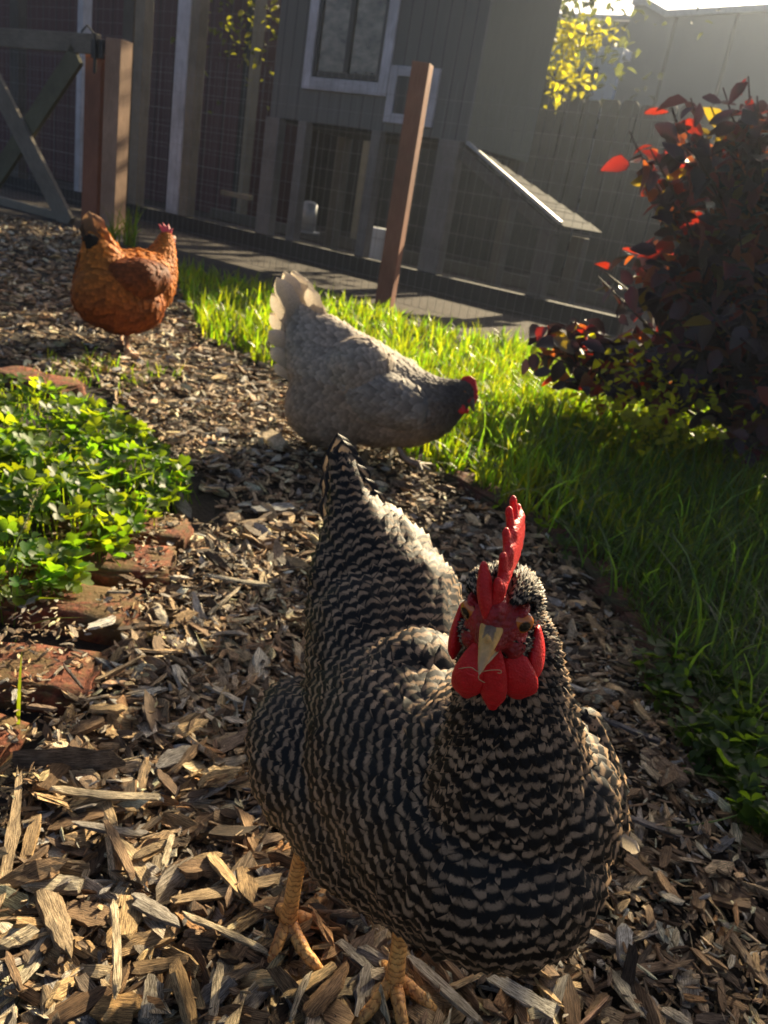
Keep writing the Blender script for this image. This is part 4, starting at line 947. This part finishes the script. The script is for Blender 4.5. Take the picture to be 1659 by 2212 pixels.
# wing on the hen's right, drawn as its own shingled lobe
def wingblob(nm, pts, src, n, size, mt, col, base, period=.009, voxel=.004, jit=.14, parent=None, lift=1.):
    return body(nm, chain(pts, 7), voxel, src, n, lambda ph, p: size, col, mt, parent, base, period=period, jit=jit, lift=lift, scal=lambda ph, p: .32)
wingblob('wing', [s_(905, 1480, .575, 115), s_(800, 1600, .565, 125), s_(770, 1690, .575, 85)], [(P(1000, 1500, .52), 0.)], 9000, (.027, .0145), 'barred', bcol, (.01, .009, .009), parent=e, period=.0115)
wingblob('wing', [s_(1262, 1560, .50, 36), s_(1300, 1700, .51, 42), s_(1318, 1790, .52, 36), s_(1318, 1850, .53, 16)], [(P(1240, 1500, .49), 0.)], 6000, (.028, .012), 'barred', bcol, (.01, .009, .009), parent=e, period=.0115)
# tail feathers
tl = [((765, 1130, .705), (722, 934, .715), .024), ((770, 1130, .70), (732, 948, .705), .024), ((778, 1130, .70), (748, 972, .705), .023), ((786, 1135, .695), (764, 1000, .70), .022), ((795, 1150, .692), (782, 1030, .696), .022),
      ((806, 1160, .69), (800, 1056, .692), .022), ((818, 1175, .688), (818, 1085, .69), .021), ((835, 1190, .688), (842, 1112, .69), .021), ((752, 1140, .71), (706, 968, .72), .022), ((748, 1150, .712), (700, 1010, .722), .021), ((742, 1170, .712), (696, 1065, .72), .020), ((755, 1135, .70), (716, 990, .705), .022)]
for i, (a, b, w_) in enumerate(tl): quill('tail_feather', P(*a), P(*b), w_, (.003, 0, 0), 'barred', e, (.22, .15, .09), (.46, .32, .19), .2+rng.random()*.5, .021+.004*(i % 3))
quill('loose_feather', P(1318, 1800, .50), P(1386, 1832, .50), .008, (0, 0, -.003), 'plain', e, (.6, .5, .38), (.75, .62, .45))
# head
face = [he(6, 0, -2, 17, 14.5, 14.5), he(15, 0, -3, 12, 8.5, 9), he(20, 0, 0, 7, 5.5, 5.5), he(9, 10, -10, 10, 6, 8), he(9, -10, -10, 10, 6, 8), he(12, 0, 9, 10, 6.5, 6), he(17, 0, 5, 6, 6, 5),
        he(9, 11.2, 3, 7, 3.2, 7), he(9, -11.2, 3, 7, 3.2, 7), he(8, 0, -16, 10, 9, 7), he(9, 12.9, 8.6, 5.5, 1.8, 1.6), he(9, -12.9, 8.6, 5.5, 1.8, 1.6), he(9, 12.9, -2.6, 5, 1.5, 1.4), he(9, -12.9, -2.6, 5, 1.5, 1.4)]
blobobj('face', face, .0011, 'face', e, 3)
# sparse short feathers on crown and cheeks
hv = [he(2, 0, 0, 18.0, 15.4, 15.4), he(6, 9, -11, 9, 6.5, 8), he(6, -9, -11, 9, 6.5, 8), he(0, 7, 8, 15, 8.5, 8), he(0, -7, 8, 15, 8.5, 8)]
def skiph(p, ph):
    l = HR.T@(p-HC)*1000
    if l[0] > 0 and abs(l[1]) < 5.5 and l[2] > -6: return True      # bare strip behind the nostrils up to the comb
    if l[0] > 17: return True
    dd = math.hypot(l[0]-10, l[2]-3)
    if dd < 9 and abs(l[1]) > 5: return True
    if l[0] > 7 and l[2] < 8 and rng.random() < (.85 if abs(l[1]) < 8 else .5): return True
    return False
V_, q_, t_ = blob('x', hv, .002, 4)
FV, FQ, FC, FT = plumage(V_, q_, t_, [(hp(24, 0, 0), 0.)], 26000, lambda ph, p: (.0042, .0021), lambda ph, p: np.array((.5, .38, .25))*rng.uniform(.6, 1.3), skip=skiph, period=.0034, jit=.3, lift=1.1)
fmesh('crown_feathers', FV, [FQ], M['barred'], e, {'col': FC, 't': FT}, True)
# comb: a thin leaning blade with five points, and a small front lobe
cb = []
lean = lambda z: 2.2*math.sin((z-10)*.09)
for (x0, x1, z1) in ((13, 16, 24), (7, 9, 33), (-1, 1, 41), (-8, -8, 47), (-15, -17, 48), (-20, -25, 40)):
    for f in np.linspace(0, 1, 12):
        x = x0*(1-f)+x1*f; z = 11*(1-f)+z1*f; cb.append(he(x, -1.5+lean(z)-1.0*f, z, 5.7-3.4*f, 2.7-.8*f, 5.9-2.6*f))
for x in np.linspace(-21, 13, 14):
    for z in (13, 18, 23)+((28, 32) if x < 3 else ())+((37,) if x < -5 else ()): cb.append(he(x, -1.2+lean(z), z*(1 if x < 8 else .86), 4.6, 2.8, 4.6))
blobobj('comb', cb, .0009, 'comb', e, 5)
fl = []
for f in np.linspace(0, 1, 12): fl.append(he(19-5*f, -3.2-4.5*f, 9+19*f, 2.6+2.4*math.sin(f*3.1), 2.0+1.7*math.sin(f*3.1), 4.5))
blobobj('comb_front_lobe', fl, .0008, 'comb', e, 2)
# wattles and ear lobes
def flap(nm, top, bot, wid, th, mt='wattle', curve=0., drop=1.25):
    it_ = []; top = np.array(top, float); bot = np.array(bot, float)
    for f in np.linspace(0, 1, 14):
        c = top+(bot-top)*f; w_ = wid*(.45+.75*math.sin(min(1, f*1.02)*2.5)**1.0)*(1 if f < .8 else 1-(f-.8)*2.2)
        c[0] += curve*math.sin(f*3.1); it_.append(he(c[0], c[1], c[2], max(.8, w_*.55), max(.6, th), 3.2)); it_[-1] = (it_[-1][0], np.array([max(1.2, w_*wx), max(1.2, w_*wy), 3.])/1000., HAX)
    return blobobj(nm, it_, .0009, mt, e, 3)
wx, wy = .45, .62; flap('wattle', (18, -6.5, -12), (15, -9.5, -43), 11.5, 2, curve=3.)
wx, wy = .28, .50; flap('wattle', (20, 3.5, -10), (18, 4.2, -44), 11.5, 2, curve=1.)
wx, wy = .35, .70; flap('wattle', (13, 10, -12), (10, 13.5, -40), 14, 2, curve=1.5)
wx, wy = .75, .28; flap('ear_lobe', (2, -18.5, -4), (4, -19.5, -30), 11, 2.6)
wx, wy = .75, .30; flap('ear_lobe', (2, 18.5, -7), (3, 20.5, -32), 11.5, 2.6)
# beak
def beakcol(V):
    l = (V-HC)@HR*1000; k = np.clip((l[:, 2]-1+(l[:, 0]-22)*.35)/4, 0, 1)*(np.abs(l[:, 1]) < 2.5)*(l[:, 0] < 28)*.8; a = np.array([.80, .45, .13]); b = np.array([.09, .09, .1])
    a2 = a*(1-np.clip((l[:, 0:1]-28)/12, 0, 1))+np.array([.62, .40, .24])*np.clip((l[:, 0:1]-28)/12, 0, 1)
    return np.concatenate([a2*(1-k[:, None])+b*k[:, None], np.ones((len(V), 1))], 1)
bk = []
for f in np.linspace(0, 1, 14): bk.append(he(17+19*f, 0, 2.2-11.5*f**1.7, 4, 5.4*(1-f)**.75+1.0, 4.4*(1-f)**.7+1.))
for sgn in (-1, 1):
    for f in np.linspace(0, 1, 10): bk.append(he(12+17*f, sgn*(7.0-6.0*f), -4.8-2.2*f, 2.4, 1.3, 1.5-.5*f))
for f in np.linspace(0, 1, 8): bk.append(he(19+9*f, 0, 4.6-2.2*f, 2.5, 2.0-.6*f, 2.2))
blobobj('beak', bk, .0007, 'beak', e, 3, beakcol)
bk = []
for f in np.linspace(0, 1, 10): bk.append(he(14+17*f, 0, -8.2-2.4*f, 3, 5.8*(1-f)**.8+.9, 2.4*(1-f)+.9))
blobobj('lower_beak', bk, .0007, 'beak', e, 2, lambda V: np.tile([.6, .45, .25, 1], (len(V), 1)))
def eye(cen, r, outward, parent, iris=(.75, .2, .02), axf=None):
    bm = bmesh.new(); bmesh.ops.create_uvsphere(bm, u_segments=28, v_segments=20, radius=1)
    L = np.array([v.co[:] for v in bm.verts]); Fq = [[v.index for v in f.verts] for f in bm.faces]; bm.free()
    z = np.asarray(outward, float); z /= np.linalg.norm(z); x = np.cross(z, [0, 0, 1.]); x /= np.linalg.norm(x); y = np.cross(z, x)
    V = np.asarray(cen)+(L*[r, r, r*.8])@np.array([x, y, z]); a = np.hypot(L[:, 0], L[:, 1]); c = np.where((a < .50)[:, None], [[.004, .003, .003, 1]], np.where((a < .9)[:, None], [[*iris, 1]], [[.08, .01, .005, 1]]))
    c = np.where((L[:, 2] < 0)[:, None], [[.08, .01, .005, 1]], c)
    return fmesh('eye', V, [np.array([f for f in Fq if len(f) == 4]), np.array([f for f in Fq if len(f) == 3])], M['eye'], parent, {'col': c, 't': V}, True)
for sgn in (-1, 1): eye(hp(11.2, sgn*11.8, 3.0), .0056, HR@np.array([.84, sgn*.54, -.02]), e)
# legs
z0 = .014
g = lambda x, y, z: gz(x, y, z)
leg(e, [g(665, 1800, .125), g(642, 1880, .08), g(622, 1990, .028)], [[g(622, 1985, .028), g(598, 2045, .024), g(572, 2118, .008)], [g(624, 1990, .028), g(655, 2050, .026), g(682, 2085, .024), g(722, 2135, .008)], [g(628, 1980, .026), g(665, 1985, .024), g(708, 2015, .010)], [g(622, 1975, .03), g(600, 1960, .018), g(592, 1950, .008)]], .0060, .0052, (.80, .42, .12))
leg(e, [g(880, 1930, .12), g(868, 2000, .08), g(852, 2120, .03)], [[g(850, 2115, .03), g(800, 2180, .026), g(742, 2240, .01)], [g(852, 2120, .03), g(866, 2190, .03), g(880, 2275, .01)], [g(858, 2115, .028), g(905, 2150, .026), g(968, 2215, .01)], [g(850, 2105, .028), g(828, 2085, .022), g(798, 2068, .014)]], .0062, .0053, (.85, .46, .13))
# straw hanging from the beak
mb = MB(); mb.tube(spline([hp(31, -11, -16), hp(34, -5, -11), hp(36, -1, -10.6), hp(35, 4, -9), hp(34, 8, -8.5), hp(34, 8.6, -10), hp(34, 7, -10.4)], 24), .0002, 5); mb.tube(spline([hp(35, 0, -9.5), hp(34, -1, -16), hp(33.5, 2, -18)], 10), .0002, 5)
tag(mb.build('straw', M['straw'], smooth=True), 'thin bit of dry straw held in the barred hen beak', 'straw')

# ---------------------------------------------------------------- grey hen
e = empty('grey_hen', (-.06, 1.75, 0), 'grey hen with cream tail stooping to peck at the edge of the grass', 'hen')
s_ = lambda px, py, rpx, t=1.80: (P(px, py, t), rpx*t/FPX)
items = chain([s_(662, 715, 42), s_(677, 755, 62), s_(705, 805, 78), s_(760, 850, 96), s_(820, 865, 98), s_(880, 880, 84), s_(925, 882, 66, 1.79), s_(962, 868, 46, 1.78), s_(990, 853, 31, 1.77), s_(1000, 850, 25, 1.77)])
items += chain([s_(660, 710, 40), s_(655, 685, 30)])+chain([s_(700, 865, 78), s_(690, 880, 72)])+chain([s_(745, 880, 80), s_(700, 900, 62)])+[s_(780, 800, 70, 1.74)+(None,)]
items += chain([s_(700, 730, 48), s_(760, 780, 60), s_(860, 830, 56)])
def gsz(ph, p):
    k = min(1, max(0, (ph-.05)/.12)); return .010+k*.020, .007+k*.013
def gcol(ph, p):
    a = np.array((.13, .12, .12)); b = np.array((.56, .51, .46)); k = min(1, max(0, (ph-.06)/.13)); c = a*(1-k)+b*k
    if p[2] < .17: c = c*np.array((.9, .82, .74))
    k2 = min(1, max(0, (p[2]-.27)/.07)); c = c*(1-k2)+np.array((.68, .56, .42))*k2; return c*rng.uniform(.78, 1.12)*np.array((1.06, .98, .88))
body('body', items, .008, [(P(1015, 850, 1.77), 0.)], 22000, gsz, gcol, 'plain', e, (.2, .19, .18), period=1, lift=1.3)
wingblob('wing', [s_(715, 800, 24, 1.76), s_(760, 830, 50, 1.745), s_(820, 860, 62, 1.735), s_(880, 880, 52, 1.745), s_(910, 885, 36, 1.755)], [(P(960, 870, 1.70), .1)], 6000, (.034, .019), 'plain', lambda ph, p: np.array((.47, .41, .35))*rng.uniform(.8, 1.1), (.25, .24, .23), parent=e, voxel=.008, lift=1.2)
for i, (a, b, w_) in enumerate((((672, 745), (606, 596), .052), ((678, 740), (622, 583), .050), ((684, 735), (640, 580), .050), ((690, 735), (658, 592), .048), ((695, 730), (676, 618), .044), ((700, 725), (690, 650), .040), ((668, 755), (595, 630), .052), ((662, 770), (592, 672), .050), ((660, 790), (590, 712), .048), ((660, 810), (592, 750), .045), ((662, 830), (600, 785), .040))):
    quill('tail_feather', P(*a, 1.78+.008*(i % 3)), P(*b, 1.76+.012*(i % 4)), w_*.8, (-.008, 0, -.004), 'plain', e, (.36, .31, .26), (.78, .66, .50))
hv = [(P(1000, 855, 1.765), .017, None), (P(1008, 862, 1.76), .013, None)]
blobobj('face', hv, .003, 'face', e, 2)
cb = [(P(x, y, 1.765), (r*1.0, r*.35, r*1.0), None) for x, y, r in ((997, 828, .008), (1004, 822, .010), (1012, 820, .010), (1019, 826, .011), (1022, 836, .010), (1024, 846, .010), (1024, 858, .010), (1022, 868, .008), (1013, 833, .012), (1017, 845, .012))]
blobobj('comb', cb, .0022, 'comb', e, 2)
blobobj('wattle', [(P(994+i, 872+5*i, 1.75), (.010, .004, .008), None) for i in range(4)], .002, 'wattle', e, 2)
blobobj('wattle', [(P(1002+i, 872+5*i, 1.78), (.009, .004, .007), None) for i in range(4)], .002, 'wattle', e, 2)
blobobj('beak', [(P(1017+7*f, 866+24*f, 1.76), .0075*(1-f)+.0015, None) for f in np.linspace(0, 1, 8)], .0016, 'beak', e, 2, lambda V: np.tile([.10, .08, .07, 1], (len(V), 1)))
eye(P(1003, 848, 1.742), .0042, C0-P(1003, 848, 1.74), e, (.5, .18, .03))
g = lambda x, y, z: gz(x, y, z)
leg(e, [P(850, 935, 1.80), P(872, 985, 1.80), g(905, 1003, .02)], [[g(903, 1002, .02), g(935, 1018, .01)], [g(903, 1002, .02), g(942, 1004, .01)], [g(903, 1002, .02), g(915, 1022, .01)], [g(900, 1000, .02), g(885, 1003, .01)]], .0065, .005, (.4, .33, .27))
leg(e, [P(770, 935, 1.80), P(765, 975, 1.80), g(775, 1008, .02)], [[g(775, 1008, .02), g(812, 1015, .01)], [g(775, 1008, .02), g(800, 1030, .01)], [g(775, 1008, .02), g(760, 1012, .01)]], .0065, .005, (.4, .33, .27))
# ---------------------------------------------------------------- rust hen
e = empty('rust_hen', (-.834, 2.367, 0), 'plump rust-orange hen seen from behind near the wooden gate', 'hen')
s_ = lambda px, py, rpx, t=2.40: (P(px, py, t), rpx*t/FPX)
items = chain([s_(200, 478, 13, 2.33), s_(208, 510, 24, 2.34), s_(220, 560, 44, 2.35), s_(228, 620, 64, 2.37), s_(265, 628, 80, 2.42), s_(305, 612, 70, 2.47), s_(338, 590, 42, 2.5), s_(350, 555, 29, 2.51), s_(357, 525, 18, 2.52), s_(360, 514, 14, 2.52)])
items += chain([s_(222, 640, 62, 2.34), s_(262, 665, 56, 2.38), s_(300, 660, 52, 2.42)])+chain([s_(215, 640, 52, 2.33), s_(200, 645, 42, 2.33)])+chain([s_(278, 680, 38, 2.4), s_(290, 695, 24, 2.4)])
def rsz(ph, p):
    k = min(1, max(0, (ph-.05)/.12)); return .012+k*.024, .008+k*.016
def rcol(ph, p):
    c = np.array((.74, .25, .035)); k = min(1, max(0, (.28-p[2])/.15)); c = c*(1-k)+np.array((.36, .09, .017))*k; return c*rng.uniform(.7, 1.3)  # higher feathers more golden: sunlit top put into the feather colour
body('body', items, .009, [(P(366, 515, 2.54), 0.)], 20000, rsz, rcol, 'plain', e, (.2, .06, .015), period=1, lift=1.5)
wingblob('wing', [s_(262, 600, 36, 2.33), s_(300, 605, 46, 2.36), s_(335, 600, 34, 2.40)], [(P(350, 570, 2.40), .1)], 5000, (.036, .02), 'plain', lambda ph, p: np.array((.30, .075, .015))*rng.uniform(.7, 1.25), (.2, .05, .015), parent=e, voxel=.009, lift=.9)
for a, b, w_, c0, c1 in (((212, 540), (196, 456), .05, (.25, .08, .02), (.35, .2, .1)), ((218, 540), (208, 462), .045, (.3, .1, .02), (.4, .2, .1)), ((226, 545), (222, 490), .04, (.4, .12, .02), (.45, .15, .03)), ((205, 545), (188, 478), .045, (.03, .015, .01), (.1, .05, .02)), ((206, 560), (198, 505), .04, (.01, .008, .008), (.01, .008, .008))):
    quill('tail_feather', P(*a, 2.30), P(*b, 2.28 if b[1] > 500 else 2.31), w_, (-.005, 0, 0), 'plain', e, c0, c1)
cb = []
for a, b in (((360, 508), (343, 484)), ((362, 506), (352, 482)), ((363, 506), (364, 484)), ((364, 508), (372, 494))):
    for f in np.linspace(0, 1, 8): cb.append((P(a[0]+(b[0]-a[0])*f, a[1]+(b[1]-a[1])*f, 2.52), .0062*(1-f)+.0022, None))
blobobj('comb', cb, .002, 'pinkcomb', e, 1)
blobobj('face', [(P(371, 516, 2.53), .011, None), (P(373, 524, 2.53), .009, None)], .003, 'face', e, 2)
blobobj('beak', [(P(374+6*f, 513+4*f, 2.55), .006*(1-f)+.0015, None) for f in np.linspace(0, 1, 6)], .0018, 'beak', e, 1, lambda V: np.tile([.5, .3, .12, 1], (len(V), 1)))
leg(e, [P(282, 700, 2.41), P(275, 730, 2.41), g(276, 762, .02)], [[g(276, 762, .02), g(306, 766, .01)], [g(276, 762, .02), g(312, 778, .008)], [g(276, 762, .02), g(270, 772, .01)], [g(276, 762, .02), g(292, 758, .01)]], .008, .0055, (.62, .38, .2))
leg(e, [P(262, 700, 2.46), P(262, 725, 2.48), g(262, 742, .02)], [[g(262, 742, .02), g(285, 748, .01)], [g(262, 742, .02), g(275, 752, .01)]], .006, .004, (.5, .3, .16))
